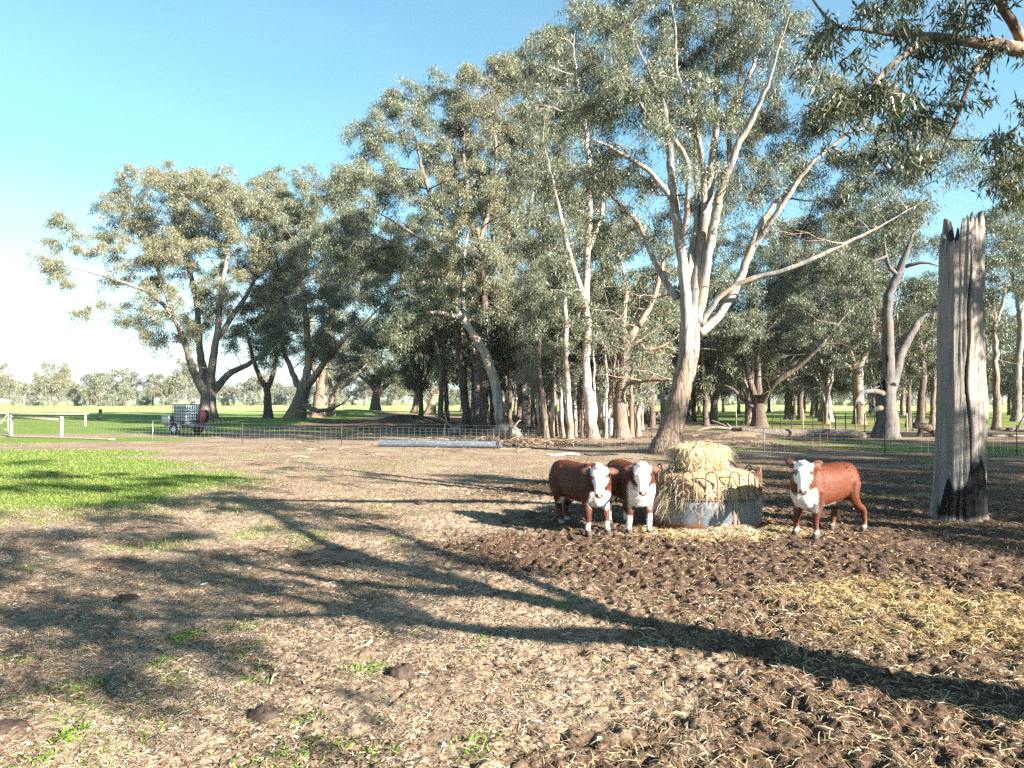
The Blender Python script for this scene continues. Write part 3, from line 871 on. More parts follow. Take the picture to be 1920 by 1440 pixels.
# --- front of the grove: dark trunks, leaning silver trunk, and the tall crowns above them
def straight(px, py, rb, top, rt, lean=0.0, mid=None):
    xm, ym = (px + top[0]) / 2 + lean, (py + top[1]) / 2
    return [(px, py, rb), (px + (xm - px) * .5, py + (ym - py) * .5, rb * .82 + rt * .18), (xm, ym, rb * .55 + rt * .45), (xm + (top[0] - xm) * .5, ym + (top[1] - ym) * .5, rb * .3 + rt * .7), (top[0], top[1], rt)]

px_tree('gum_tree', 876, 802, [straight(876, 802, 8.0, (852, 470), 5.1, -3), [(855, 500, 6), (830, 420, 5, -2), (800, 340, 4, -3), (780, 270, 3, -3), (760, 220, 2, -3)], [(856, 520, 5), (820, 470, 4, -4), (760, 430, 3.2, -5), (700, 390, 2.2, -6)],
    [(858, 540, 5), (800, 530, 4, -5), (740, 545, 3, -6), (700, 560, 2, -6)], [(853, 480, 5), (858, 400, 4, 2), (850, 300, 3, 2), (850, 200, 2, 2)]],
    [(715, 225, 48, 36, -3), (690, 285, 42, 45, -4), (765, 210, 45, 50, -2), (775, 290, 60, 55, -2), (690, 370, 55, 50, -5), (760, 380, 70, 60, -3), (660, 330, 35, 35, -5), (840, 190, 50, 50, 1), (840, 280, 50, 60, 2),
     (700, 470, 65, 50, -5), (790, 470, 65, 55, -3), (850, 390, 50, 60, 2), (730, 550, 70, 40, -6), (660, 440, 45, 45, -6), (800, 570, 55, 45, -4)],
    21, 'bark_dark', 'leaf_olive', 'tall dark-trunked tree at the left end of the grove with a billowing crown', L=0.249, Wd=0.0488, clump=1.45, dens=1.8, lai=0.65, r_tip=0.018, rough_h=14, dead=5)
px_tree('gum_tree', 907, 803, [straight(907, 803, 8.8, (900, 430), 5.1, 4), [(902, 480, 5), (880, 400, 4), (870, 300, 3.2), (880, 200, 2)], [(901, 450, 5), (925, 350, 4), (930, 260, 3), (925, 170, 2)]],
    [(890, 165, 48, 42, 0), (925, 140, 45, 45, 2), (900, 240, 55, 60, 1), (950, 220, 40, 60, 3), (880, 350, 60, 65, -1), (930, 360, 55, 65, 2), (880, 480, 60, 55, -2), (840, 520, 45, 50, -3), (905, 560, 55, 45, 0)],
    22, 'bark_dark', 'leaf_tawny', 'red brown fibrous trunk just left of the leaning silver trunk', L=0.249, Wd=0.0488, clump=1.45, dens=1.7, lai=0.62, r_tip=0.018, rough_h=16, dead=4)
px_tree('gum_tree', 942, 811, [[(942, 811, 11.5), (936, 760, 10), (924, 710, 9), (907, 660, 8), (886, 620, 6.5), (862, 585, 5), (838, 545, 3.5), (818, 490, 2)], [(872, 600, 5), (868, 550, 4, 1), (870, 500, 3, 1.5), (880, 430, 2, 2)], [(864, 596, 5), (820, 585, 3.5, -2), (780, 590, 2.5, -3)]],
    [(810, 540, 48, 36, -2), (780, 600, 48, 28, -3), (835, 470, 45, 45, -1), (850, 560, 45, 36, 0), (745, 610, 30, 24, -4)],
    23, 'bark_white', 'leaf_green', 'silver smooth trunk leaning hard to the left at the front of the grove', L=0.232, Wd=0.0459, clump=1.3, dens=1.6, lai=0.65, r_tip=0.017, rough_h=1.4, dead=3)
px_tree('gum_tree', 988, 800, [straight(988, 800, 11.2, (958, 520), 6.0, -2), [(959, 540, 6), (950, 430, 5), (960, 320, 4), (965, 200, 2.5)], [(960, 560, 5), (930, 480, 4, 1), (920, 400, 2.5, 2)], [(958, 530, 5), (985, 430, 4), (1000, 330, 3), (1000, 220, 2)]],
    [(965, 140, 48, 45), (1005, 110, 50, 50, 3), (975, 230, 55, 60, 0), (1030, 200, 50, 60, 3), (1000, 320, 60, 60, 1), (945, 340, 50, 60, -2), (980, 440, 60, 55, 0), (930, 450, 45, 50, -2), (960, 560, 55, 45, -2), (1010, 540, 50, 50, 2)],
    24, 'bark_grey', 'leaf_olive', 'thick trunk with dark cleft side standing behind the cut log', L=0.249, Wd=0.0488, clump=1.4, dens=1.8, lai=0.65, r_tip=0.018, rough_h=8, dead=4)
px_tree('gum_tree', 1112, 822, [straight(1112, 822, 10.4, (1098, 560), 6.4, -6), [(1098, 570, 7.5), (1102, 480, 6.3), (1105, 400, 5.5), (1100, 300, 5), (1090, 180, 3.5), (1080, 80, 2)], [(1099, 580, 6), (1075, 500, 5, -1), (1050, 400, 4, -2), (1030, 320, 3, -2)], [(1103, 470, 5), (1130, 390, 4, 1), (1140, 300, 3, 1)]],
    [(1050, 110, 60, 55), (1090, 60, 50, 50, 1), (1040, 220, 65, 65, 0), (1090, 180, 55, 60, 2), (1020, 330, 60, 60, -1), (1080, 320, 60, 70, 1), (1050, 440, 65, 60, -1), (1110, 460, 50, 60, 2), (1030, 560, 60, 50, -1), (1090, 600, 50, 45, 0), (1135, 360, 40, 50, 2), (1020, 640, 45, 36, 0)],
    25, 'bark_white', 'leaf_olive', 'tallest white-trunked gum of the grove, spreading roots on bare ground behind the fence', L=0.215, Wd=0.0414, clump=1.2, dens=1.9, lai=0.66, r_tip=0.016, rough_h=1.2, dead=5, sides=12)
px_tree('gum_tree', 1166, 820, [[(1166, 820, 13.5), (1162, 760, 11), (1166, 700, 9.5), (1178, 650, 8), (1196, 610, 6.5)], [(1168, 690, 7), (1168, 620, 6), (1172, 560, 5), (1165, 480, 3.5)], [(1197, 612, 6), (1225, 560, 5), (1240, 500, 3.5), (1235, 440, 2)], [(1172, 720, 6), (1200, 714, 4, -1), (1250, 712, 3, -2), (1290, 712, 1.5, -2)],
    [(1178, 655, 5), (1196, 640, 4), (1210, 655, 3), (1240, 650, 2), (1270, 630, 1.2)]],
    [(1165, 470, 45, 50), (1225, 470, 45, 55, 1), (1140, 560, 45, 45, 0), (1190, 560, 40, 40, 1), (1240, 560, 36, 40, 2), (1150, 640, 36, 30, 1)],
    26, 'bark_tan', 'leaf_olive', 'red brown peeling trunk with crooked bare branches, right end of the grove', L=0.215, Wd=0.0414, clump=1.15, dens=1.7, lai=0.6, r_tip=0.016, rough_h=7, dead=26)
px_tree('gum_tree', 838, 794, [straight(838, 794, 4.8, (830, 640), 3.4, 2), [(830, 650, 4), (815, 600, 3), (800, 560, 2)], [(830, 655, 3.5), (850, 610, 2.5), (862, 570, 1.5)]],
    [(800, 560, 55, 45), (850, 600, 45, 40), (770, 620, 50, 36), (830, 650, 40, 30), (860, 660, 34, 30), (780, 500, 55, 50), (730, 500, 60, 50, 3)], 27, 'bark_dark', 'leaf_green',
    'dark bushy tree left of the first dark grove trunk, foliage hanging low', L=0.258, Wd=0.0503, clump=1.4, dens=1.7, lai=0.65, r_tip=0.018, rough_h=12, dead=3)
px_tree('gum_tree', 1040, 796, [straight(1040, 796, 5.6, (1035, 560), 3.8, 3), [(1035, 580, 4.5), (1010, 500, 3), (990, 430, 2)], [(1035, 580, 4.5), (1060, 500, 3), (1075, 430, 2)]],
    [(990, 450, 50, 55), (1060, 430, 50, 60), (1030, 520, 60, 50), (975, 560, 50, 45), (1060, 580, 50, 45), (1010, 630, 50, 36), (1080, 660, 40, 30), (960, 640, 40, 34), (1130, 600, 45, 40)], 28, 'bark_dark', 'leaf_grey',
    'grey green tree filling the middle of the grove behind the slim stems', L=0.258, Wd=0.0503, clump=1.35, dens=1.7, lai=0.65, r_tip=0.018, rough_h=9, dead=3)
# thin stems between
STEMS = [(1012, 800, 7, 1018, 520, 'bark_dark', 30), (1024, 822, 5.5, 1010, 600, 'bark_tan', 10), (1032, 806, 4, 1024, 600, 'bark_tan', 22), (1043, 818, 4, 1032, 590, 'bark_tan', 12), (1056, 821, 3.4, 1046, 600, 'bark_white', 6),
    (1069, 823, 6.5, 1052, 480, 'bark_white', 3), (1079, 818, 3, 1072, 620, 'bark_white', 14), (1088, 806, 5, 1082, 520, 'bark_dark', 24), (1097, 812, 5, 1086, 560, 'bark_white', 12), (1126, 806, 5, 1122, 540, 'bark_white', 24),
    (1134, 818, 5, 1130, 470, 'bark_white', 11), (1145, 806, 4.5, 1142, 560, 'bark_tan', 22), (1183, 818, 5, 1186, 640, 'bark_tan', 4), (1196, 816, 5.5, 1208, 640, 'bark_white', 8), (1000, 802, 4.5, 1002, 540, 'bark_dark', 18),
    (970, 806, 5, 980, 560, 'bark_dark', 20), (924, 800, 5, 918, 560, 'bark_dark', 12), (892, 800, 6, 886, 500, 'bark_dark', 16),
    (1018, 814, 3.2, 1022, 610, 'bark_tan', 0), (1037, 820, 3.0, 1040, 610, 'bark_white', 0), (1050, 812, 3.4, 1060, 590, 'bark_tan', 0), (1063, 810, 3.0, 1066, 600, 'bark_white', 0), (1092, 818, 3.2, 1084, 610, 'bark_tan', 0), (1121, 818, 3.2, 1116, 600, 'bark_white', 0), (1140, 812, 3.4, 1150, 600, 'bark_white', 0), (1152, 820, 3.6, 1156, 610, 'bark_tan', 0), (1176, 810, 3.2, 1172, 620, 'bark_white', 0), (1190, 812, 3.4, 1196, 600, 'bark_tan', 0), (1028, 800, 3.6, 1030, 560, 'bark_grey', 0), (1074, 802, 3.6, 1078, 560, 'bark_grey', 0), (957, 800, 4, 950, 590, 'bark_tan', 0), (1204, 806, 3.4, 1212, 610, 'bark_white', 0)]
SD = ['slender dark stem left of the red brown saplings in the grove', 'red brown sapling nearest the fence picket beside the bark pile', 'thin reddish sapling second in the row of close stems', 'thin tan sapling in the middle of the row of close stems', 'very thin pale sapling between the tan ones',
    'pale crooked pole of a tree just left of the tallest white gum', 'very thin whitish sapling at the foot of the tallest white gum', 'dark stem directly behind the tallest white gum on its left', 'pale slim stem touching the left side of the tallest white gum', 'pale stem close right of the tallest white gum',
    'straight pale stem midway between the tallest white gum and the red brown trunk', 'tan stem in shade left of the red brown peeling trunk', 'tan stem close against the red brown peeling trunk on its right', 'pale stem leaning right at the right edge of the grove', 'dark narrow stem between the cleft trunk and the saplings',
    'dark narrow stem left of the cleft trunk', 'dark stem behind the leaning silver trunk', 'blackish stem between the two dark trunks at the left end of the grove',
    'thin tan sapling first in the row of close stems, left of the reddish ones', 'whitish sapling leaning right between the reddish and tan saplings', 'thin tan sapling bending right above the picket right of the bark pile', 'faint whitish stem behind the pale crooked pole',
    'thin tan stem crossing behind the tallest white gum low on its left', 'whitish stem just right of the foot of the tallest white gum', 'whitish stem leaning right towards the ribbed drum', 'thin tan stem just left of the foot of the red brown peeling trunk', 'whitish stem peeping from behind the red brown peeling trunk',
    'thin tan stem right of the red brown peeling trunk, half in shade', 'greyish stem at the back of the row of saplings, on the left', 'greyish stem at the back of the row of saplings, near the tallest white gum', 'thin tan stem seen over the sawn log', 'rightmost whitish stem of the grove, leaning outwards']
for i, (px, py, rb, tx, ty, bk, back) in enumerate(STEMS):
    D = Dg(py)
    px_tree('sapling', px, py, [straight(px, py, rb, (tx, ty), rb * 0.4, random.Random(i).uniform(-5, 5))],
        [(tx, ty, 26, 40), (tx + 8, ty + 55, 28, 36, 1), (tx - 8, ty + 95, 24, 26, 0, .8, .6)], 100 + i, bk, ['leaf_olive', 'leaf_grey', 'leaf_green'][i % 3],
        SD[i], 'tree', 'slim stems crowded in the grove', L=0.224, Wd=0.0444, clump=1.2, dens=1.6, lai=0.6, r_tip=0.015, rough_h=1.5 if bk == 'bark_white' else 9, twigs=5)

# a dozen more thin pale saplings that nothing tells apart
rs = np.random.default_rng(5)
for i in range(14):
    px = 1006 + i * 14.5 + rs.uniform(-5, 5); py = rs.uniform(806, 822); D = Dg(py); tx = px + rs.uniform(-14, 14)
    px_tree('sapling', px, py, [straight(px, py, rs.uniform(2.4, 3.8), (tx, rs.uniform(590, 660)), 1.4, rs.uniform(-4, 4))], [(tx, 620, 20, 30), (tx + 5, 590, 22, 30, 1)], 400 + i, ['bark_white', 'bark_tan', 'bark_white'][i % 3], 'leaf_olive',
        'thin pale sapling in the crowded row of stems, left of the big leaning gum', 'tree', 'thin pale saplings in the crowded row', L=0.22, Wd=0.045, clump=1.2, dens=1.0, lai=0.4, r_tip=0.013, rough_h=1.5, twigs=5)
# --- right side
px_tree('gum_tree', 1424, 799, [[(1424, 799, 13), (1423, 770, 11), (1422, 750, 11)], [(1418, 755, 8), (1408, 720, 6), (1398, 680, 5), (1390, 630, 3)], [(1423, 752, 8), (1420, 690, 6), (1418, 640, 4)], [(1427, 755, 8), (1450, 722, 6, -2), (1490, 690, 5, -3), (1530, 655, 4, -4), (1580, 600, 3, -5), (1620, 560, 2, -5)], [(1428, 752, 7), (1455, 710, 5, 1), (1480, 670, 4, 1), (1500, 630, 2.5, 1)], [(1412, 762, 5), (1392, 748, 4), (1375, 730, 3), (1355, 720, 2)]],
    [(1370, 560, 60, 55), (1430, 510, 60, 45, 2), (1490, 520, 60, 50, 0), (1550, 510, 60, 50, -3), (1600, 540, 45, 40, -4), (1400, 620, 55, 40, -2), (1460, 600, 60, 45, 2), (1530, 600, 60, 40, -3), (1480, 655, 45, 28, 0), (1360, 640, 35, 36, 0), (1590, 480, 50, 40, -2), (1430, 450, 60, 40, 2)],
    31, 'bark_dark', 'leaf_olive', 'low forking tree with long limb sweeping up to the right, behind the fallen log', L=0.249, Wd=0.0488, clump=1.4, dens=1.8, lai=0.68, r_tip=0.018, rough_h=6, dead=10)
px_tree('gum_tree', 1549, 790, [straight(1549, 790, 11, (1538, 650), 8, 2), [(1538, 660, 7), (1545, 600, 5), (1560, 520, 3.5), (1560, 430, 2)], [(1539, 665, 6), (1580, 640, 4), (1620, 625, 3), (1650, 600, 2)]],
    [(1560, 430, 55, 45), (1530, 520, 50, 45), (1590, 500, 50, 50, 2), (1620, 590, 45, 40), (1550, 590, 50, 36, 3), (1500, 460, 50, 45, 3)], 32, 'bark_white', 'leaf_tawny',
    'white-limbed gum with pale yellow foot, between the low forking tree and the orange trunk', L=0.292, Wd=0.0577, clump=1.7, dens=1.7, lai=0.62, r_tip=0.022, rough_h=2.0, dead=4, D=80)
px_tree('gum_tree', 1612, 796, [straight(1612, 796, 10, (1606, 690), 9, 1), [(1604, 695, 6), (1590, 640, 5), (1585, 560, 3.5), (1590, 470, 2)], [(1608, 693, 6), (1630, 640, 5), (1640, 560, 3.5), (1640, 470, 2)], [(1603, 697, 3.5), (1580, 680, 2.5), (1555, 665, 1.5)]],
    [(1600, 560, 50, 45), (1640, 500, 50, 50, 2), (1580, 480, 45, 45), (1640, 590, 40, 35), (1600, 640, 40, 24, -1), (1620, 420, 55, 45, 3), (1670, 440, 45, 40, 3)], 33, 'bark_tan', 'leaf_green',
    'upright tree with smooth orange tan trunk, left of the half-dead hollow tree', L=0.267, Wd=0.0518, clump=1.5, dens=1.7, lai=0.62, r_tip=0.02, rough_h=2.4, dead=4)
# the half-dead hollow tree with an arching broken limb
def hollow_tree():
    D = 44.0
    e = px_tree('hollow_tree', 1662, 822, [[(1662, 822, 20), (1662, 790, 18.5), (1662, 750, 17.5), (1663, 722, 17)],
        [(1664, 742, 13), (1665, 690, 11), (1664, 620, 10), (1668, 560, 8.5), (1686, 515, 7), (1697, 480, 6), (1708, 440, 4), (1722, 405, 2.5), (1745, 370, 1)],
        [(1672, 730, 10), (1684, 680, 9, .5), (1696, 650, 8, .7), (1725, 605, 6, 1), (1760, 575, 4.5, 1.3), (1800, 548, 3, 1.5), (1840, 515, 1.2, 1.7)],
        [(1697, 500, 4), (1730, 492, 3, -.5), (1765, 500, 2, -.6)],
        [(1688, 520, 4), (1668, 500, 3.5, -.4), (1660, 470, 3, -.6), (1658, 445, 2, -.7)],
        [(1662, 480, 2.5, -.6), (1645, 487, 2, -1), (1632, 492, 1.2, -1)],
        [(1656, 738, 6, -.3), (1640, 733, 5, -.6), (1622, 734, 4.5, -.8), (1608, 741, 4.2, -1), (1602, 755, 4, -1.1), (1601, 768, 3, -1.2)],
        [(1652, 765, 5, -.4), (1640, 768, 4, -.8), (1632, 778, 3.2, -1.1)]],
        [(1760, 540, 40, 30, 1, .8, .8), (1700, 420, 44, 32, 1, .8, 1.0), (1740, 450, 40, 35, 1, .8, .8), (1660, 440, 36, 30, 0, .8, .8)], 34, 'bark_ash', 'leaf_green',
        'half-dead grey tree with charred hollow and an arching broken limb, left of the tall stump', L=0.215, Wd=0.0414, clump=1.2, dens=1.5, lai=0.6, r_tip=0.016, rough_h=0.01, dead=3, sides=12)
    b = e.location
    for q, (px, py, sx, sy) in enumerate([(1659, 724, 8, 17), (1675, 722, 6, 6), (1664, 672, 3.5, 10), (1650, 728, 7, 12)]):
        c = W(px, py, D - 0.62); s = D / F
        V, Qd = tube_arr([c + np.array([0, 0.10, -sy * s]), c + np.array([0, 0.03, -sy * .5 * s]), c + np.array([0, 0, 0]), c + np.array([0, 0.03, sy * .5 * s]), c + np.array([0, 0.10, sy * s])], np.array([.15, .9, 1, .8, .1]) * sx * s, 8, 0.3, q + 5, 0.5)
        mb = MB(); mb.add(V - np.array(b), [Qd]); mb.build('charred_hollow', M['char'], e)
M['char'] = simple('char', (0.012, 0.011, 0.011), 0.9, var=0.5, scale=6, spec=0.2)
hollow_tree()
RT = [(1868, 806, 7, 1862, 560, 'bark_tan', [(1860, 470, 40, 70), (1890, 560, 34, 60), (1850, 590, 28, 40), (1880, 400, 45, 50, 2), (1830, 500, 35, 50, 2)], 'slender tan tree right of the tall stump with loose crown', 35, 'leaf_green'),
      (1905, 790, 8, 1910, 520, 'bark_grey', [(1900, 330, 45, 45), (1930, 420, 45, 60), (1890, 460, 40, 50), (1940, 320, 50, 60), (1960, 520, 50, 60)], 'grey tree at the right edge with feathery blue green crown', 36, 'leaf_grey'),
      (1842, 802, 4, 1838, 640, 'bark_tan', [(1840, 640, 28, 36), (1850, 600, 28, 30)], 'thin young tree tucked against the right side of the tall stump', 37, 'leaf_olive'),
      (1725, 797, 7, 1728, 610, 'bark_dark', [(1725, 600, 36, 40), (1745, 660, 30, 36), (1700, 650, 26, 30), (1740, 540, 36, 36)], 'dark bushy tree between the hollow tree and the tall stump', 38, 'leaf_green'),
      (1703, 800, 5, 1700, 640, 'bark_dark', [(1700, 640, 28, 30), (1690, 690, 24, 26), (1710, 600, 26, 30)], 'thin dark tree right behind the hollow tree', 39, 'leaf_green'),
      (1748, 796, 5, 1750, 640, 'bark_tan', [(1752, 620, 30, 40), (1760, 680, 26, 30)], 'thin tan tree showing just left of the tall stump', 40, 'leaf_olive'),
      (1338, 795, 7, 1340, 610, 'bark_dark', [(1340, 560, 40, 50), (1320, 620, 30, 36), (1360, 620, 30, 40), (1340, 480, 40, 50)], 'black-footed tree seen right beside the big pale gum', 41, 'leaf_olive'),
      (1478, 786, 7, 1482, 640, 'bark_dark', [(1480, 600, 40, 40), (1500, 660, 36, 26), (1470, 540, 40, 40)], 'dark trunk just right of the low forking tree', 42, 'leaf_olive')]
for (px, py, rb, tx, ty, bk, bl, lab, sd, lf) in RT:
    px_tree('gum_tree', px, py, [straight(px, py, rb, (tx, ty), rb * .45, 3), [(tx, ty + 60, rb * .5), (tx + 18, ty + 10, rb * .4), (tx + 26, ty - 50, rb * .25)], [(tx, ty + 40, rb * .5), (tx - 14, ty - 10, rb * .4), (tx - 12, ty - 70, rb * .2)]], bl, sd, bk, lf, lab,
        L=0.249, Wd=0.0488, clump=1.35, dens=1.7, lai=0.6, r_tip=0.018, rough_h=6, dead=4)

# --- background grove: archetypes, then copies
def archetype(seed, h, spread, bark, leaf, L, clump, base=(0, 0, 0), fork=0.35, crown0=0.32, rough_h=4, nb=9, rb=0.36, lean=0.0, dens=1.6, twigs=5, lai=0.6):
    r = np.random.default_rng(seed)
    f = h * fork
    limbs = [[(0, 0, 0, rb), (lean * .3, 0, f * .5, rb * .85), (lean, 0.1, f, rb * .78)]]
    for i in range(4):
        a = i * 1.57 + r.uniform(-.5, .5); sp = spread * r.uniform(.35, .7); t = h * r.uniform(.78, .95)
        limbs.append([(lean, 0.1, f * .93, rb * .6), (lean + math.cos(a) * sp * .35, math.sin(a) * sp * .35, f + (t - f) * .35, rb * .45), (lean + math.cos(a) * sp * .75, math.sin(a) * sp * .75, f + (t - f) * .7, rb * .28), (lean + math.cos(a) * sp, math.sin(a) * sp, t, rb * .12)])
    bl = []
    for i in range(nb):
        a = i * 2.4; rr = spread * math.sqrt((i + .3) / nb) * .82; z = h * r.uniform(crown0 + .1, .92) if rr > spread * .45 else h * r.uniform(.6, .95)
        s = spread * r.uniform(.30, .46)
        bl.append(((lean + math.cos(a) * rr, math.sin(a) * rr, z), (s, s, s * r.uniform(.6, .9)), 1.0))
    return build_tree(np.array(base), limbs, bl, seed, bark, leaf, L=L, Wd=L * .23, clump=clump, dens=dens, lai=lai, r_tip=0.016 * clump, rough_h=rough_h, twigs=twigs, sides=8, dead=3)

def proto(name, mbl, bark, leaf):
    e = empty(name)
    mbl[0].build('trunk', M[bark], e, True, 'rough')
    mk('crown', mbl[1][0], [mbl[1][1]], M[leaf], parent=e, smooth=False)
    return e
PB = [proto('grove_tree', archetype(201, 17, 5.5, 'bark_grey', 'leaf_olive', .42, 1.8), 'bark_grey', 'leaf_olive'),
      proto('grove_tree', archetype(202, 20, 6.0, 'bark_white', 'leaf_tawny', .42, 1.9, fork=.3, rough_h=3), 'bark_white', 'leaf_tawny'),
      proto('grove_tree', archetype(203, 14, 5.0, 'bark_dark', 'leaf_green', .40, 1.7, fork=.25, crown0=.2, rough_h=9), 'bark_dark', 'leaf_green'),
      proto('grove_tree', archetype(204, 22, 5.5, 'bark_tan', 'leaf_olive', .44, 1.9, fork=.42, rough_h=5), 'bark_tan', 'leaf_olive'),
      proto('grove_tree', archetype(205, 11, 4.6, 'bark_white', 'leaf_grey', .38, 1.5, fork=.22, crown0=.15, rough_h=3), 'bark_white', 'leaf_grey')]
BLAB = ['grey-barked gum standing in the shaded back of the grove', 'white-limbed gum standing in the back of the grove', 'low dark gum standing in the shaded back of the grove', 'tall tan-trunked gum in the back of the grove', 'small bushy pale gum in the back of the grove']
r2 = np.random.default_rng(99)
spots = []
def try_spot(x, y, dmin):
    if all((x - a) ** 2 + (y - b) ** 2 > dmin * dmin for a, b in spots):
        spots.append((x, y)); return True
    return False
n_used = [0] * 5
def put_back(x, y, kind=None, s=None):
    kind = int(r2.integers(0, 5)) if kind is None else kind
    src = PB[kind]
    o = src if n_used[kind] == 0 else copy_tree(src)
    n_used[kind] += 1
    o.location = (x, y, float(gz(x, y)) - .05); o.rotation_euler = (0, 0, r2.uniform(0, 6.28)); k = s or r2.uniform(.75, 1.15); o.scale = (k, k, k * r2.uniform(.92, 1.1))
    tag(o, BLAB[kind], 'tree', ['grey gums at the back of the grove', 'white gums at the back of the grove', 'low dark gums at the back of the grove', 'tan gums at the back of the grove', 'bushy pale gums at the back of the grove'][kind])
for _ in range(3000):
    if len(spots) >= 92: break
    D = r2.uniform(68, 150); px = r2.uniform(880, 2020) if D < 110 else r2.uniform(860, 2020)
    if px > 1640 and D < 85: continue
    x = (px - 960) / F * D
    if try_spot(x, D, 4.6): put_back(x, D, [None, 4, 2][len(spots) % 3])
for (x, y) in ((-3, 62), (1, 68), (5, 63), (9, 70), (12, 61), (-7, 70), (3, 76), (8, 80), (14, 74), (-2, 82), (18, 66), (20, 78), (-10, 78)):
    put_back(x, y, [2, 0][int(x) % 2], .85)
for (x, y) in ((33, 17), (41, 24), (37, 9), (49, 33), (45, 15), (56, 40), (30, 4), (60, 28)):  # gums out of view at right, added to shade the grass
    put_back(x, y, None, .95)
# far treeline along the horizon
PF = [proto('far_tree', archetype(301, 20, 8, 'bark_grey', 'leaf_tawny', .9, 2.6, fork=.28, crown0=.15, twigs=4, dens=1.8, nb=13), 'bark_grey', 'leaf_tawny'),
      proto('far_tree', archetype(302, 18, 7, 'bark_white', 'leaf_grey', .9, 2.6, fork=.25, crown0=.0, twigs=4, dens=1.8, nb=14), 'bark_white', 'leaf_grey'),
      proto('far_tree', archetype(303, 15, 7, 'bark_dark', 'leaf_olive', .9, 2.6, fork=.15, crown0=-.05, twigs=4, dens=1.8, nb=14), 'bark_dark', 'leaf_olive')]
nf = [0] * 3
FL = ['tawny tree in the far line along the horizon', 'pale grey tree in the far line along the horizon', 'dull green tree in the far line along the horizon']
def put_far(px, D, kind, s, label=None):
    src = PF[kind]; o = src if nf[kind] == 0 else copy_tree(src); nf[kind] += 1
    o.location = ((px - 960) / F * D, D, -.1); o.rotation_euler = (0, 0, r2.uniform(0, 6.28)); o.scale = (s, s, s * r2.uniform(.95, 1.08))
    tag(o, label or FL[kind], 'tree', None if label else ['tawny trees on the horizon', 'grey trees on the horizon', 'green trees on the horizon'][kind])
put_far(97, 300, 0, .98, 'tallest lone far tree with pale forked trunk, left of the trailer beyond the green paddock')
put_far(-4, 300, 0, .95, 'far tree cut by the left edge of the view, beyond the gate')
put_far(185, 320, 2, .98, 'dark domed far tree standing just above the line behind the paddock')
put_far(45, 340, 1, .6); put_far(140, 330, 2, .55); put_far(232, 330, 2, .6)
for i in range(190):
    px = -40 + 1990 * (i + r2.uniform(-.4, .4)) / 190
    D = r2.uniform(330, 480)
    put_far(px, D, int(r2.integers(0, 3)), r2.uniform(.5, .8) * (1 + .5 * (r2.random() < .15)))
# ------------------------------------------------------------------ trees to the right of and behind the viewer: one limb hangs into view, the rest throw the shade
def overhang():
    base = np.array([12.5, 9.2, 0.0])
    limbs = [[(12.5, 9.2, 0, .42), (12.3, 9.1, 2.2, .34), (11.9, 9.0, 4.2, .30)],
             [(12.0, 9.0, 3.9, .24), (9.8, 8.7, 5.4, .19)] + [tuple(W(px, py, D)) + (r,) for px, py, D, r in [(2120, 170, 8.2, .13), (1930, 108, 8.0, .095), (1840, 88, 7.9, .085), (1700, 62, 7.8, .066), (1610, 48, 7.7, .052), (1570, 22, 7.7, .042), (1545, -30, 7.6, .035)]],
             [(11.9, 9.0, 4.1, .22), (12.5, 8.4, 7, .17), (13.2, 7.8, 10.0, .1), (13.6, 7.4, 12.5, .05)],
             [(11.9, 9.0, 4.1, .2), (11.2, 10, 6.8, .15), (11, 10.8, 9.4, .09), (10.8, 11.2, 11.5, .05)],
             [tuple(W(1935, 105, 8.0)) + (.06,), tuple(W(1880, 10, 7.6)) + (.05,), tuple(W(1850, -60, 7.4)) + (.035,)],
             [tuple(W(1855, 98, 7.9)) + (.035,), tuple(W(1815, 160, 7.8)) + (.026,), tuple(W(1790, 230, 7.8)) + (.02,), tuple(W(1765, 300, 7.8)) + (.012,)],
             [tuple(W(1740, 68, 7.8)) + (.04,), tuple(W(1665, 130, 7.5)) + (.03,), tuple(W(1610, 190, 7.3)) + (.015,)]]
    bl = [(W(1640, 60, 7.6), (.62, .7, .42), 1.0), (W(1720, 130, 7.7), (.62, .7, .45), 1.0), (W(1620, 165, 7.5), (.5, .6, .4), .85), (W(1820, 60, 7.8), (.5, .6, .4), .7), (W(1690, 190, 7.6), (.42, .5, .3), .7), (W(1590, 190, 7.6), (.3, .4, .24), .5), (W(1890, 330, 7.9), (.14, .3, .18), .35),
          (W(1790, 215, 7.8), (.30, .4, .3), .5), (W(1890, 190, 7.8), (.4, .5, .35), .6), (W(1900, 270, 7.9), (.22, .3, .2), .55), (W(1560, 90, 7.5), (.35, .4, .4), .6), (W(1760, -60, 7.6), (1.1, .9, .5), 1.0), (W(1900, -20, 7.8), (.7, .8, .45), .8),
          (W(1660, 290, 7.7), (.2, .3, .15), .3)]
    bl2 = [((13.4, 7.6, 10.5), (2.4, 2.4, 2.0), .16), ((11.0, 10.8, 9.8), (1.8, 2.2, 1.8), .16)]
    make_tree('gum_tree', base, limbs, bl + bl2, 51, 'bark_dark', 'leaf_dark', 'near tree whose leafy drooping limb hangs into the top right corner', L=0.125, Wd=0.023, clump=0.34, dens=1.9 / DM * 1.15, lai=0.62 / LM * 1.25, r_tip=0.0055, rough_h=6, droop=0.8, twigs=5, sides=12)
overhang()

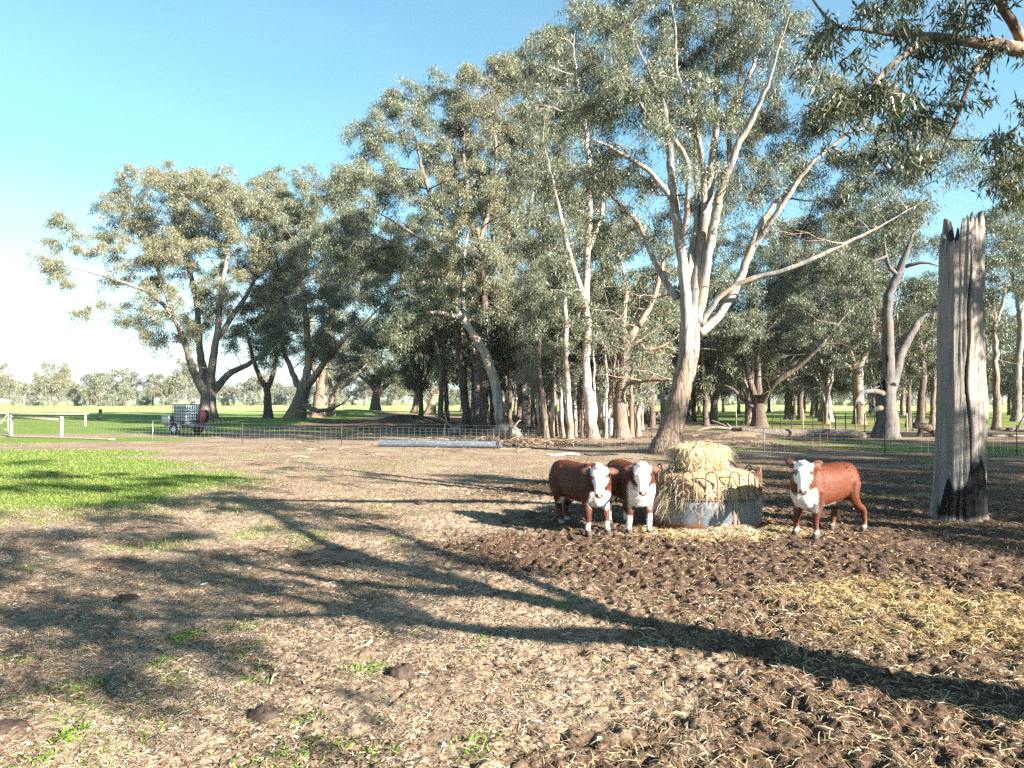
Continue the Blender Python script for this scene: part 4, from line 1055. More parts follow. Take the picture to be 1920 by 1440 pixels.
def shade_tree(x, y, h, rb, blobs, seed, label, leaf='leaf_olive', L=.22, clump=1.1, dens=1.3, forks=4, f=.55, lai=.6):
    r = np.random.default_rng(seed)
    limbs = [[(x, y, 0, rb), (x + .15, y, h * f * .5, rb * .85), (x + .1, y + .2, h * f, rb * .72)]]
    for c, rad, w_ in blobs[:forks]:
        c = np.array(c)
        limbs.append([(x + .1, y + .2, h * f * .96, rb * .5), tuple((np.array([x, y, h * f]) * .6 + c * .4 + np.array([0, 0, .5]))) + (rb * .36,), tuple(np.array([x, y, h * f]) * .2 + c * .8) + (rb * .2,), tuple(c) + (rb * .1,)])
    return make_tree('gum_tree', np.array([x, y, 0.0]), limbs, blobs, seed, 'bark_grey', leaf, label, L=L, Wd=L * .2, clump=clump, dens=dens / DM, lai=lai / LM, r_tip=.014, rough_h=3, twigs=5)

def up(gx, gy, h):
    """point at height h whose shadow falls on the ground at (gx, gy)"""
    return (gx + SUN_H[0] * COT * h, gy + SUN_H[1] * COT * h, h)

def shadow_limb(B0, pts, hmin=0.0):
    out = []
    for (px, py, r) in pts:
        g_ = G(px, py)
        d = math.hypot(B0[0] - g_[0], B0[1] - g_[1])
        out.append(up(g_[0], g_[1], max(d / COT, hmin)) + (r,))
    return out
def shade_blobs(B0, lst, hoff=0.0):
    out = []
    for (px, py, rx, ry, w_) in lst:
        g_ = G(px, py)
        D = g_[1]; h = math.hypot(B0[0] - g_[0], B0[1] - g_[1]) / COT + hoff
        a = rx * D / F; b = ry * D * D / (H * F)
        out.append((up(g_[0], g_[1], h), (max(a, .5), max(b, .5), max(.35, b * .6)), w_))
    return out
B2 = (9.6, 1.15)
lb = [[(B2[0], B2[1], 0, .36)] + shadow_limb(B2, [(1920, 1318, .31), (1500, 1228, .29), (1300, 1185, .28)]),
      shadow_limb(B2, [(1300, 1185, .22), (1150, 1150, .20), (960, 1112, .19), (800, 1072, .16), (620, 1020, .12), (500, 965, .09), (380, 915, .06)]),
      shadow_limb(B2, [(1350, 1205, .2), (1180, 1190, .17), (1000, 1186, .15), (880, 1172, .13), (700, 1148, .10), (500, 1110, .08), (300, 1072, .05)]),
      shadow_limb(B2, [(960, 1112, .14), (760, 1100, .11), (560, 1075, .08), (380, 1040, .06), (200, 1010, .04)]),
      shadow_limb(B2, [(1150, 1150, .12), (1000, 1085, .1), (860, 1045, .09), (700, 985, .07), (580, 945, .05)]),
      shadow_limb(B2, [(700, 1148, .08), (450, 1150, .06), (250, 1160, .05), (80, 1160, .04)])]
sb = shade_blobs(B2, [(130, 905, 130, 15, 2.0), (330, 898, 90, 11, 2.0), (190, 938, 140, 11, 2.0), (60, 885, 90, 8, 1.6), (430, 945, 90, 14, 1.6), (560, 972, 90, 16, .9), (690, 1000, 90, 16, .7), (340, 1002, 90, 9, .7), (480, 1030, 110, 12, .8), (620, 1045, 100, 12, .7),
    (790, 1055, 90, 11, .6), (90, 1045, 130, 9, 1.2), (20, 1010, 90, 7, 1.2), (250, 1078, 110, 12, .9), (430, 1092, 110, 12, .8), (600, 1110, 90, 10, .6), (40, 1150, 80, 18, .5), (190, 1135, 70, 10, .4), (320, 1165, 60, 9, .25), (40, 995, 70, 8, .8), (-80, 930, 120, 25, .9), (-100, 1060, 90, 30, .9),
    (100, 1215, 60, 9, .25), (260, 975, 80, 7, .7), (30, 865, 70, 5, .8)])
bd = [np.array(l, float) for l in lb]
make_tree('gum_tree', np.array([B2[0], B2[1], 0.0]), lb, sb, 61, 'bark_grey', 'leaf_olive', 'tall forked gum outside the view on the right, throwing the long shadow over the foreground',
          L=.26, Wd=.055, clump=.85, dens=.80, lai=.52, r_tip=.012, rough_h=3, twigs=5)
# dense gums further right: the deep shade around the tall stump
B5 = (24.5, 1.2)
def gblobs(lst, hx):
    return [(up(a, b, h), (r_, r_, r_ * .5), w_) for (a, b, r_, h, w_) in lst]
shade_tree(23.5, 1.0, 11, .5, gblobs([(8.3, 10.4, 1.1, 7.5, 1.2), (9.2, 12.6, 1.5, 7.5, 1.2), (7.6, 13.9, 1.0, 8, 1.1), (10.8, 11, 1.7, 8, 1.3), (10.0, 14.8, 1.7, 7.5, 1.2), (8.2, 16.2, 1.3, 8.2, 1.1), (12.5, 15, 2.2, 8, 1.2), (12.8, 11.5, 2.2, 7.5, 1.2), (7.4, 11.7, .8, 7, 1.0)], 0), 62,
           'leafy gum outside the view on the right, shading the tall stump', L=.24, clump=1.0, dens=1.8, lai=.9, f=.5)
shade_tree(27, 6.5, 13, .5, gblobs([(6.6, 18.3, 1.4, 9.5, 1), (9.3, 18.8, 2.0, 9, 1.1), (12.2, 19, 2.2, 9, 1.1), (15.5, 22, 3, 9.5, 1), (5.2, 20.8, 1.0, 10, .8), (8.2, 22.3, 1.8, 10, .9), (11.5, 24.3, 2.2, 10, .9), (15.5, 17, 2.6, 8.5, 1.1), (18.5, 27, 3, 10, .9), (3.2, 22.2, .8, 10, .7), (13.5, 28, 2, 10, .7)], 0), 63,
           'broad gum outside the view on the right, shading the ground beyond the feeder', L=.26, clump=1.2, dens=1.6, lai=.85, f=.5)
shade_tree(17.5, 9.0, 10, .35, gblobs([(-.4, 20.4, .9, 8.5, .9), (1.2, 20.2, .7, 8, .9), (-1.6, 20.8, .6, 8.8, .8), (2.6, 19.6, .7, 8, .8)], 0) + [((8.75 + SUN[0] * t_ + ox, 13.9 + SUN[1] * t_ + oy, z_ + SUN[2] * t_), (r_, r_, r_ * .7), w_) for z_, t_, ox, oy, r_, w_ in [(1.0, 14.5, 0, 0, .9, 1.6), (2.0, 14, -.35, -.3, .55, 1.5), (3.6, 14, -.1, 0, .75, 1.6), (4.9, 13.5, 0, 0, .8, 1.6), (5.7, 13.5, .2, .2, .6, 1.4)]], 64, 'slim gum outside the view on the right, beyond the near limb', L=.24, clump=.7, dens=1.5, lai=.8)
# ------------------------------------------------------------------ straw and hay geometry
def strands(P, az, tilt, ln, wd, sag=0.0, seg=2, r=None):
    """thin curved blades: P (n,3) roots, az/tilt direction, returns V,Q"""
    n = len(P)
    d = np.stack([np.cos(az) * np.cos(tilt), np.sin(az) * np.cos(tilt), np.sin(tilt)], axis=1)
    s = np.stack([-np.sin(az), np.cos(az), np.zeros(n)], axis=1)
    tw = rng.uniform(-0.8, 0.8, n)[:, None]
    s = s * np.cos(tw) + np.cross(d, s) * np.sin(tw)
    rows = []
    curl = rng.normal(size=n)[:, None] * 0.12
    for i in range(seg + 1):
        u = i / seg
        c = P + d * (ln[:, None] * u) + s * curl * ln[:, None] * (u * (1 - u)) * 2
        c[:, 2] -= sag * ln * u * u
        w_ = wd[:, None] * (1 - 0.6 * u) * 0.5
        rows.append(c - s * w_); rows.append(c + s * w_)
    V = np.stack(rows, axis=1).reshape(-1, 3)
    q = np.array([[2 * i, 2 * i + 1, 2 * i + 3, 2 * i + 2] for i in range(seg)])
    Q = (q[None] + (np.arange(n) * 2 * (seg + 1))[:, None, None]).reshape(-1, 4)
    return V, Q

def straw_mat(name, stops, trans=0.15):
    t = NT(name)
    col = t.ramp(t.island(), stops)
    d = t.new("ShaderNodeBsdfDiffuse"); t.set(d.inputs['Color'], col)
    tr = t.new("ShaderNodeBsdfTranslucent"); t.set(tr.inputs['Color'], col)
    m = t.new("ShaderNodeMixShader"); m.inputs[0].default_value = trans
    t.t.links.new(d.outputs[0], m.inputs[1]); t.t.links.new(tr.outputs[0], m.inputs[2])
    return t.done(m.outputs[0])
M['straw'] = straw_mat('dry_straw', [(0, (.08, .052, .033)), (.3, (.22, .155, .10)), (.65, (.38, .29, .20)), (.92, (.55, .45, .33)), (1, (.70, .63, .52))])
M['hay'] = straw_mat('hay', [(0, (.22, .15, .08)), (.3, (.42, .335, .20)), (.7, (.60, .52, .36)), (1, (.74, .69, .56))])
M['oldhay'] = straw_mat('old_hay', [(0, (.09, .055, .025)), (.35, (.24, .165, .075)), (.75, (.43, .325, .175)), (1, (.62, .52, .36))])
M['grassblade'] = straw_mat('grass_blade', [(0, (.05, .10, .015)), (.35, (.11, .185, .028)), (.7, (.20, .27, .055)), (.9, (.34, .33, .13)), (1, (.46, .40, .22))], .3)
M['weed'] = straw_mat('weed_leaf', [(0, (.05, .11, .02)), (.5, (.11, .21, .03)), (1, (.20, .32, .05))], .3)
M['barkbits'] = straw_mat('bark_bits', [(0, (.06, .036, .022)), (.45, (.16, .105, .066)), (.8, (.30, .22, .155)), (1, (.50, .42, .33))], 0)

def wedge(n, y0, y1, p):
    u = rng.random(n)
    y = (y0 ** (1 - p) + u * (y1 ** (1 - p) - y0 ** (1 - p))) ** (1 / (1 - p))
    x = (rng.random(n) * 2 - 1) * (0.76 * y + 0.6)
    return x, y
def scatter(name, n, y0, y1, p, prob, mat, l0, l1, w0, w1, tilt0, tilt1, sag=0.3, lift=0.006, seg=2, farw=0.0005):
    x, y = wedge(n, y0, y1, p)
    k = rng.random(n) < prob(x, y)
    x, y = x[k], y[k]; m = len(x)
    P = np.stack([x, y, zs(x, y) + lift], axis=1)
    V, Q = strands(P, rng.uniform(0, 6.283, m), rng.uniform(tilt0, tilt1, m), rng.uniform(l0, l1, m), rng.uniform(w0, w1, m) + farw * y, sag, seg)
    o = mk(name, V, [Q], mat, smooth=False)
    tag(o, kind='stuff')
    return o
scatter('dry_straw', 420000, 3.6, 30, 1.7, lambda x, y: (0.85 - 0.55 * m_mud_shade(x, y)) * (1 - .75 * m_grass(x, y)) * (.06 + .94 * sstep(.40, .62, fbm(x * 1.5, y * 1.5, 4, 81))), M['straw'], .02, .10, .0012, .0034, -.05, .5, .35)
scatter('leaf_litter', 120000, 3.6, 24, 1.8, lambda x, y: (0.6 - 0.52 * m_mud_shade(x, y)) * (1 - .8 * m_grass(x, y)) * (.2 + .8 * sstep(.4, .62, fbm(x * 2.3, y * 2.3, 3, 83))), M['barkbits'], .02, .07, .006, .016, -.1, .55, .25)
scatter('loose_hay', 480000, 3.8, 24, 1.1, lambda x, y: np.clip(m_hay(x, y) * .58 + .07 * m_mud_shade(x, y), 0, 1), M['oldhay'], .05, .22, .0018, .0042, -.05, .75, .5, .012, 3)
scatter('green_grass', 330000, 11, 46, 1.25, lambda x, y: m_grass(x, y) ** 1.3 * sstep(.25, .55, fbm(x * 1.1, y * 1.6, 3, 87) * .6 + m_grass(x, y) * .5) * (y < 40), M['grassblade'], .02, .07, .004, .007, .5, 1.45, .15, 0)
# weeds low in the foreground
wp = [(370, 1180), (462, 1212), (345, 1192), (110, 1285), (150, 1302), (128, 1342), (250, 1330), (322, 1345), (892, 1385), (690, 1400), (470, 1168), (40, 1230), (505, 1420), (905, 1195), (180, 1270), (130, 1372), (60, 1420), (330, 1262), (350, 1195), (560, 1340), (615, 1385), (690, 1250), (480, 1262), (20, 1305), (210, 1400), (1060, 1130), (740, 1010), (300, 1240)]
WX = []; WY = []
for (a, b) in wp:
    g_ = G(a, b); n = int(rng.integers(50, 150))
    WX.append(g_[0] + rng.normal(size=n) * rng.uniform(.05, .14)); WY.append(g_[1] + rng.normal(size=n) * rng.uniform(.06, .16))
wx, wy = wedge(450, 3.8, 13, 1.5); k = (m_mud_shade(wx, wy) < .3) & (wx < .5)
WX = np.concatenate(WX + [wx[k]]); WY = np.concatenate(WY + [wy[k]]); n = len(WX)
V, Q = strands(np.stack([WX, WY, zs(WX, WY)], 1), rng.uniform(0, 6.28, n), rng.uniform(.15, 1.1, n), rng.uniform(.025, .075, n), rng.uniform(.008, .018, n), .3, 2)
tag(mk('green_weeds', V, [Q], M['weed'], smooth=False), kind='stuff')
# shed bark and leaf litter behind the fence
n = 9000
bx = rng.uniform(-12, 14, n); by = rng.uniform(27, 62, n); k = rng.random(n) < sstep(.32, .6, fbm(bx * .3, by * .3, 3, 91)) * (1 - m_grass(bx, by)) * np.where(by < 33, .35, 1)
bx, by = bx[k], by[k]; n = len(bx)
V, Q = strands(np.stack([bx, by, zs(bx, by) + .02], 1), rng.uniform(0, 6.28, n), rng.uniform(-.05, .35, n), rng.uniform(.1, .7, n), rng.uniform(.015, .06, n), .2, 2)
hx_ = np.concatenate([rng.normal(-.9, .9, 700), rng.normal(1.2, 1.3, 500)]); hy_ = np.concatenate([rng.normal(39.0, 1.6, 700), rng.normal(38, 1.8, 500)])
pz_ = .28 * np.exp(-((hx_ + .8) / .9) ** 2 - ((hy_ - 39.2) / 1.2) ** 2)
V2, Q2 = strands(np.stack([hx_, hy_, zs(hx_, hy_) + .02 + pz_ * rng.random(1200)], 1), rng.uniform(0, 6.28, 1200), rng.uniform(-.1, .7, 1200), rng.uniform(.2, .9, 1200), rng.uniform(.025, .09, 1200), .25, 2)
Q = np.concatenate([Q, Q2 + len(V)]); V = np.concatenate([V, V2])
tag(mk('bark_litter', V, [Q], M['barkbits'], smooth=False), kind='stuff')

def ground_at(px, py, dz=0.0):
    g_ = G(px, py)
    return np.array([g_[0], g_[1], float(zs(np.array([g_[0]]), np.array([g_[1]]))[0]) + dz])

# ------------------------------------------------------------------ tall dead stump
def stump():
    b = ground_at(1790, 972)
    e = empty('dead_stump', tuple(b)); tag(e, 'tall broken grey dead trunk with jagged top and charred base', 'stump')
    na, nz_ = 150, 170
    A = np.linspace(0, 2 * math.pi, na, endpoint=False); U = np.linspace(0, 1, nz_)
    a, u = np.meshgrid(A, U)
    ca, sa = np.cos(a), np.sin(a)
    top = 5.92 + 0.22 * (vnoise(ca * 7 + 20, sa * 7, 3) - .4) + 0.26 * (vnoise(ca * 19 + 20, sa * 19 + 9, 4) - .6)
    left = sstep(-.45, -.72, ca)
    top = top - left * (0.50 + 0.2 * vnoise(ca * 20, sa * 20, 5))
    notch = np.exp(-((ca - 0.17) / 0.09) ** 2)
    top = top - notch * 0.34
    top = top - 0.25 * np.exp(-((ca - .45) / .05) ** 2)
    z = -0.12 + u * (top + 0.12)
    r0 = 0.375 + 0.06 * np.clip((4.2 - z) / 4.2, 0, 1) + 0.055 * np.exp(-np.clip(z, 0, 9) / 0.25) + .03 * np.exp(-((z - 2.2) / .5) ** 2) * sstep(0, .8, ca)
    # buttress lobes at the foot, ridges and splits up the shaft
    r0 = r0 * (1 + 0.06 * np.cos(3 * a + .7) + .05 * np.exp(-np.clip(z, 0, 9) / .5) * np.cos(5 * a + 1.0))
    zz = z + 0.25 * np.sin(z * 1.3 + 2 * a)
    rg = fbm(ca * 5.5 + 31, sa * 5.5 + zz * 0.22, 4, 11, .6)
    rg2 = fbm(ca * 17 + 31, sa * 17 + zz * 0.5, 3, 12, .6)
    grain = fbm(ca * 40 + 5, sa * 40 + zz * .9, 2, 13)
    dr = (rg - .5) * 0.075 + (np.abs(rg2 - .5)) * 0.035 + (grain - .5) * .016
    ang = np.mod(a + math.pi / 2 + math.pi, 2 * math.pi) - math.pi      # 0 faces the viewer
    cpath = -0.16 + 0.10 * np.sin(z * 1.7) + 0.05 * np.sin(z * 4.1) + .06 * np.clip(2.2 - z, 0, 2)
    wcr = 0.028 + 0.05 * np.exp(-((z - 3.9) / .7) ** 2) + 0.03 * np.exp(-((z - 2.0) / .35) ** 2)
    crack = np.exp(-((ang - cpath) / wcr) ** 2) * sstep(.7, 1.3, z) * sstep(5.6, 4.9, z)
    c2 = np.exp(-((ang + .52 + .05 * np.sin(z * 2)) / .022) ** 2) * sstep(3.8, 4.6, z)
    c3 = np.exp(-((ang - .42 - .05 * np.sin(z * 2.3)) / .02) ** 2) * sstep(1.2, 1.8, z) * sstep(3.6, 2.6, z)
    dr = dr - crack * .11 - c2 * .02 - c3 * .06
    rr = (r0 + dr) * np.where(u > .96, 1 - (u - .96) * 1.2, 1)
    cx = 0.05 + 0.038 * z + .02 * np.sin(z); cy = 0.01 * z
    Xs = cx + rr * ca; Ys = cy + rr * sa * .95
    V = np.stack([Xs, Ys, z], 2).reshape(-1, 3)
    i = np.arange(nz_ - 1)[:, None]; j = np.arange(na)[None]
    Qs = np.stack([i * na + j, i * na + (j + 1) % na, (i + 1) * na + (j + 1) % na, (i + 1) * na + j], 2).reshape(-1, 4)
    # hollow inside, going down from the rim
    n0 = len(V)
    inn = []
    for q in range(6):
        f = [0.80, .72, .68, .66, .6, .3][q]; dz = [.02, .15, .3, .45, .6, .65][q]
        inn.append(np.stack([cx[-1] + rr[-1] * f * ca[-1], cy[-1] + rr[-1] * f * sa[-1] * .95, np.minimum(z[-1], 9) - dz], 1))
    V = np.concatenate([V] + inn)
    ring = [(nz_ - 1) * na] + [n0 + q * na for q in range(6)]
    Qi = []
    jj = np.arange(na)
    for q in range(6):
        Qi.append(np.stack([ring[q] + jj, ring[q] + (jj + 1) % na, ring[q + 1] + (jj + 1) % na, ring[q + 1] + jj], 1))
    char = sstep(.0, .12, 1.30 - z + (vnoise(ang * 3.2 + 8, z * 0 + 1, 6) - .5) * 1.1 - np.abs(ang - .05) * .55) * sstep(.04, .18, z + .1 * vnoise(ang * 6, z * 3, 7)) * sstep(1.6, 1.25, np.abs(ang))
    dk = np.clip(.9 * crack + .15 * c2 + .4 * c3, 0, 1)
    attr_c = np.concatenate([char.ravel(), np.zeros(na * 6)]); attr_d = np.concatenate([dk.ravel(), np.full(na * 6, .6)])
    t = NT('dead_wood')
    v = t.coord((7, 7, .55)); v2 = t.coord((30, 30, 1.6)); n1 = t.noise(v, 1, 5, .6, .4); n2 = t.noise(v2, 1, 5, .65, .3); n3 = t.noise(t.coord((1, 1, .6)), 1.6, 3)
    c = t.mix(t.mr(n1, .35, .65), (.26, .238, .212), (.16, .14, .12))
    c = t.mix(t.mr(n3, .48, .68), c, (.23, .19, .155))
    c = t.mix(t.mr(n2, .56, .74), c, (.085, .072, .062))
    c = t.mix(t.attr('dark'), c, (.018, .015, .013))
    c = t.mix(t.attr('char'), c, (.010, .009, .009))
    m = t.done(t.bsdf(c, .9, normal=t.bump(n2, .9, .03), spec=.2))
    mk('shaft', V, [Qs] + Qi, m, attrs={'char': attr_c, 'dark': attr_d}, parent=e)
stump()

# ------------------------------------------------------------------ ring feeder with hay
FC = G(1322, 976); FC = np.array([3.66, 13.42, float(zs(np.array([3.66]), np.array([13.42]))[0])])
def galv():
    t = NT('galvanised_sheet')
    p = t.coord()
    s = t.new("ShaderNodeSeparateXYZ"); t.t.links.new(p, s.inputs[0])
    n = t.noise(p, 3.0, 5, .6); n2 = t.noise(t.coord((9, 9, 1.6)), 1, 5, .65)
    z = t.math('ADD', s.outputs['Z'], t.math('MULTIPLY', t.math('SUBTRACT', n2, .5), -.28))
    rust = t.mr(z, .20, .09)
    rust2 = t.mr(z, .53, .60)
    base = t.mix(t.mr(n, .35, .65), (.165, .185, .205), (.105, .12, .14))
    rc = t.mix(n2, (.11, .045, .022), (.30, .13, .055))
    c = t.mix(rust, base, rc); c = t.mix(t.math('MULTIPLY', rust2, .7), c, rc)
    c = t.mix(t.mr(n2, .62, .72), c, rc)
    return t.done(t.bsdf(c, t.mr(rust, 0, 1, .55, .9), .1, t.bump(n2, .25, .01), .4))
M['galv'] = galv()
M['rust'] = simple('rusty_steel', (.17, .085, .06), .75, 0.3, .4, 30, .4)
def feeder(loc, rz=0.0, name='ring_feeder'):
    e = empty(name, tuple(loc), rz)
    R = .985
    A = np.linspace(0, 2 * math.pi, 97)[:-1]
    def ringwall(r0, z0, z1, th=.006, seg=5):
        V = []; zsz = np.linspace(z0, z1, seg)
        rows = [(r0, z) for z in zsz] + [(r0 - th, z) for z in zsz[::-1]]
        for (r_, z) in rows:
            dent = .012 * np.sin(A * 5 + 1) * np.sin(z * 5) + .006 * np.sin(A * 13)
            V.append(np.stack([(r_ + dent) * np.cos(A), (r_ + dent) * np.sin(A), np.full(96, z)], 1))
        k = len(rows); i = np.arange(k)[:, None]; j = np.arange(96)[None]
        Qw = np.stack([i * 96 + j, i * 96 + (j + 1) % 96, ((i + 1) % k) * 96 + (j + 1) % 96, ((i + 1) % k) * 96 + j], 2).reshape(-1, 4)
        return np.concatenate(V), Qw
    Vw, Qw = ringwall(R, -.05, .575)
    mk('sheet_panel', Vw, [Qw], M['galv'], parent=e)
    for z, nm in ((.575, 'top_rail'), (.0, 'bottom_rail')):
        AA = np.linspace(0, 2 * math.pi, 73)
        V, Qr = tube_arr(np.stack([R * np.cos(AA), R * np.sin(AA), np.full(73, z)], 1), .02, 8)
        mk(nm, V, [Qr], M['rust'], parent=e)
    nh = 15
    for i in range(nh):
        a0 = (i + .5) / nh * 2 * math.pi - math.pi / 2 + .04; w_ = .098; hh = .50
        pts = []
        for (du, dz) in [(-w_, 0), (-w_, .2), (-w_, .40)] + [(-w_ * math.cos(q), .40 + .1 * math.sin(q)) for q in np.linspace(.35, math.pi - .35, 7)] + [(w_, .40), (w_, .2), (w_, 0)]:
            aa = a0 + du / R
            pts.append(((R - .005) * math.cos(aa), (R - .005) * math.sin(aa), .575 + dz))
        V, Qr = tube_arr(pts, .0145, 7)
        mk('hoop', V, [Qr], M['rust'], parent=e)
    for i in range(3):
        a0 = -math.pi / 2 + .26 + i * 2.094
        mb = MB()
        for da in (-.045, .045):
            aa = a0 + da
            mb.box((1.0 * math.cos(aa), 1.0 * math.sin(aa), .27), (.03, .035, .60), rz=aa, bev=.004)
        mb.build('seam_post', M['rust'], e)
    return e
fe = feeder(FC, .0)
tag(fe, 'galvanised ring feeder with rusty hoops, full of hay between the cows', 'hay feeder', 'ring feeders')

def hay_mass(name, loc, prof, label, seed, rough=.05, n_str=3000, box=0.0, sl=(.08, .26), scale=(1, 1), rz=0.0):
    """lathe-like mass: prof = [(r,z)...] from the lower rim to the crown"""
    r = np.random.default_rng(seed)
    P = smooth_path([(a, b, 0) for a, b in prof], 26); na = 72
    A = np.linspace(0, 2 * math.pi, na, endpoint=False)
    u, a = np.meshgrid(np.arange(26), A, indexing='ij')
    rr = P[u, 0]; z = P[u, 1]
    if box > 0:
        sq = 1 / np.maximum(np.abs(np.cos(a)), np.abs(np.sin(a))); rr = rr * ((1 - box) + box * np.minimum(sq, 1.32))
    nz = fbm(np.cos(a) * 2.2 + seed, np.sin(a) * 2.2 + z * 2.4, 4, seed) - .5; nz2 = fbm(np.cos(a) * 8 + seed, np.sin(a) * 8 + z * 8, 3, seed + 1) - .5
    rr = rr + (nz * 2.2 + nz2 * 1.3) * rough * np.minimum(1, rr / .3); z = z + nz2 * rough * 1.1 + nz * rough
    V = np.stack([rr * np.cos(a) * scale[0], rr * np.sin(a) * scale[1], z], 2).reshape(-1, 3)
    i = np.arange(25)[:, None]; j = np.arange(na)[None]
    Qm = np.stack([i * na + j, i * na + (j + 1) % na, (i + 1) * na + (j + 1) % na, (i + 1) * na + j], 2).reshape(-1, 4)
    vi = r.integers(0, len(V), n_str)
    q = V[vi] + r.normal(size=(n_str, 3)) * .02
    az = np.arctan2(q[:, 1], q[:, 0]) + r.normal(size=n_str) * 1.1
    tilt = r.uniform(-.9, .75, n_str)
    Vs, Qs = strands(q, az, tilt, r.uniform(sl[0], sl[1], n_str), r.uniform(.004, .009, n_str), .55, 3)
    o = mk(name, np.concatenate([V, Vs]), [Qm, Qs + len(V)], [M['haymass'], M['hay']], np.concatenate([np.zeros(len(Qm)), np.ones(len(Qs))]))
    o.location = tuple(loc); o.rotation_euler = (0, 0, rz)
    tag(o, label, 'hay')
    return o
def haymass_mat():
    t = NT('hay_mass')
    v = t.coord((12, 12, 30)); n = t.noise(v, 1.4, 6, .7, 1.2); n2 = t.noise(t.coord(), 3, 3)
    c = t.ramp(n, [(.28, (.12, .075, .03)), (.42, (.34, .25, .13)), (.58, (.56, .46, .28)), (.74, (.70, .63, .45))])
    c = t.mix(t.mr(n2, .45, .65, 0, .6), c, (.40, .24, .09))
    return t.done(t.bsdf(c, .9, normal=t.bump(n, 1.0, .05), spec=.15))
M['haymass'] = haymass_mat()
hay_mass('hay_heap', FC + np.array([0, 0, 0]), [(.88, .12), (.93, .5), (.94, .75), (.86, .93), (.6, 1.02), (.3, 1.05), (.02, 1.06)], 'loose golden hay filling the ring feeder and spilling out between the hoops', 5, .06, 6500, sl=(.06, .19))
hay_mass('hay_bale', FC + np.array([-.17, -.12, 0]), [(.26, .98), (.36, 1.06), (.42, 1.18), (.46, 1.32), (.43, 1.42), (.34, 1.47), (.17, 1.50), (.01, 1.51)], 'broken square hay bale sitting on top of the heap in the ring feeder', 8, .075, 4200, .4, (.05, .17), (1.05, .95), .25)
# hay drooping over the sheet on the left and at the front
n = 900
n = 460; aa = np.concatenate([rng.normal(-2.66, .11, 300), rng.uniform(-2.4, -.5, 160)]); 
q = np.stack([FC[0] + 1.0 * np.cos(aa), FC[1] + 1.0 * np.sin(aa), FC[2] + rng.uniform(.5, .8, n)], 1)
V, Q = strands(q, aa + rng.normal(size=n) * .4, rng.uniform(-1.35, -.5, n), rng.uniform(.10, .40, n) * np.where(aa > -2.45, .6, 1), rng.uniform(.003, .007, n), .25, 3)
tag(mk('hanging_hay', V, [Q], M['hay'], smooth=False), kind='stuff')
# pale spill of hay at the foot of the feeder
hp = np.array([3.62, 12.30, 0]); n = 3800
rx_ = rng.normal(size=n); ry_ = rng.normal(size=n)
hx = hp[0] + rx_ * .58; hy = hp[1] + ry_ * .16
pile = .17 * np.exp(-((hx - 3.75) / .38) ** 2 - ((hy - 12.36) / .22) ** 2)
V, Q = strands(np.stack([hx, hy, zs(hx, hy) + pile * rng.random(n) + .005], 1), rng.uniform(0, 6.28, n), rng.uniform(-.15, .55, n), rng.uniform(.07, .25, n), rng.uniform(.004, .009, n), .5, 3)
tag(mk('spilt_hay', V, [Q], M['hay'], smooth=False), kind='stuff')
fb = copy_tree(fe); p = ground_at(1224, 787); fb.location = tuple(p); fb.rotation_euler = (0, 0, .5)
tag(fb, 'small far ring feeder in the grove shade left of the big leaning gum', 'hay feeder', 'ring feeders')
h2 = hay_mass('hay_heap', p, [(.88, .12), (.93, .5), (.9, .8), (.5, .95), (.02, 1.0)], 'hay filling the small far ring feeder in the grove', 9, .05, 600)

# ------------------------------------------------------------------ fallen timber, pipe, plank, bits
def log(name, pts, label, mat, cat='log', n=16, noise=.14, seed=1, rough=.5, parts=(), base=None):
    P = smooth_path(np.array(pts, float), 26)
    b = P[0, :3].copy(); b[2] = float(gz(b[0], b[1]))
    e = empty(name, tuple(b)); tag(e, label, cat)
    mb = MB(); P2 = P.copy(); P2[:, :3] -= b
    mb.tube(P2[:, :3], P2[:, 3], n, 0, True, np.full(26 * n, rough), noise, seed)
    mb.build('bole', mat, e, True, 'rough')
    for i, q in enumerate(parts):
        S = smooth_path(np.array(q, float), 12); S[:, :3] -= b
        m2 = MB(); m2.tube(S[:, :3], S[:, 3], 8, 0, True, np.full(96, rough), .12, seed + i); m2.build('branch', mat, e, True, 'rough')
    return e
def wr(px, py, D, r): return tuple(W(px, py, D)) + (r,)
log('fallen_log', [wr(1388, 808, 46, .26), wr(1430, 812, 45.5, .30), wr(1500, 813.5, 45, .31), wr(1560, 813.5, 44.5, .32), wr(1600, 815, 44, .31), wr(1623, 819, 43.8, .22)],
    'long dark fallen log with pale broken branches, lying on grass before the low forking tree', M['bark_grey'], seed=3, rough=.7,
    parts=[[wr(1392, 808, 46, .18), wr(1368, 803, 47, .13), wr(1350, 795, 47.5, .10), wr(1333, 788, 48, .06)], [wr(1372, 804, 46.8, .11), wr(1340, 801, 46, .09), wr(1320, 804, 45.5, .06), wr(1305, 808, 45, .04)], [wr(1372, 803, 47, .08), wr(1366, 797, 47, .06), wr(1362, 793, 47, .03)]])
log('log', [wr(1404, 826, 41.5, .12), wr(1420, 825, 41.5, .13), wr(1434, 824, 41.5, .10)], 'short dark log on the litter in front of the long fallen log', M['bark_dark'], seed=5)
log('dead_branch', [wr(1442, 829, 38, .03), wr(1458, 834, 37.5, .045), wr(1478, 832, 37.5, .035), wr(1490, 828, 37.5, .02)], 'small grey forked branch lying between two fence pickets', M['bark_grey'], 'branch', 8, seed=6, parts=[[wr(1457, 833, 37.5, .035), wr(1453, 826, 37.5, .025), wr(1452, 822, 37.6, .015)]])
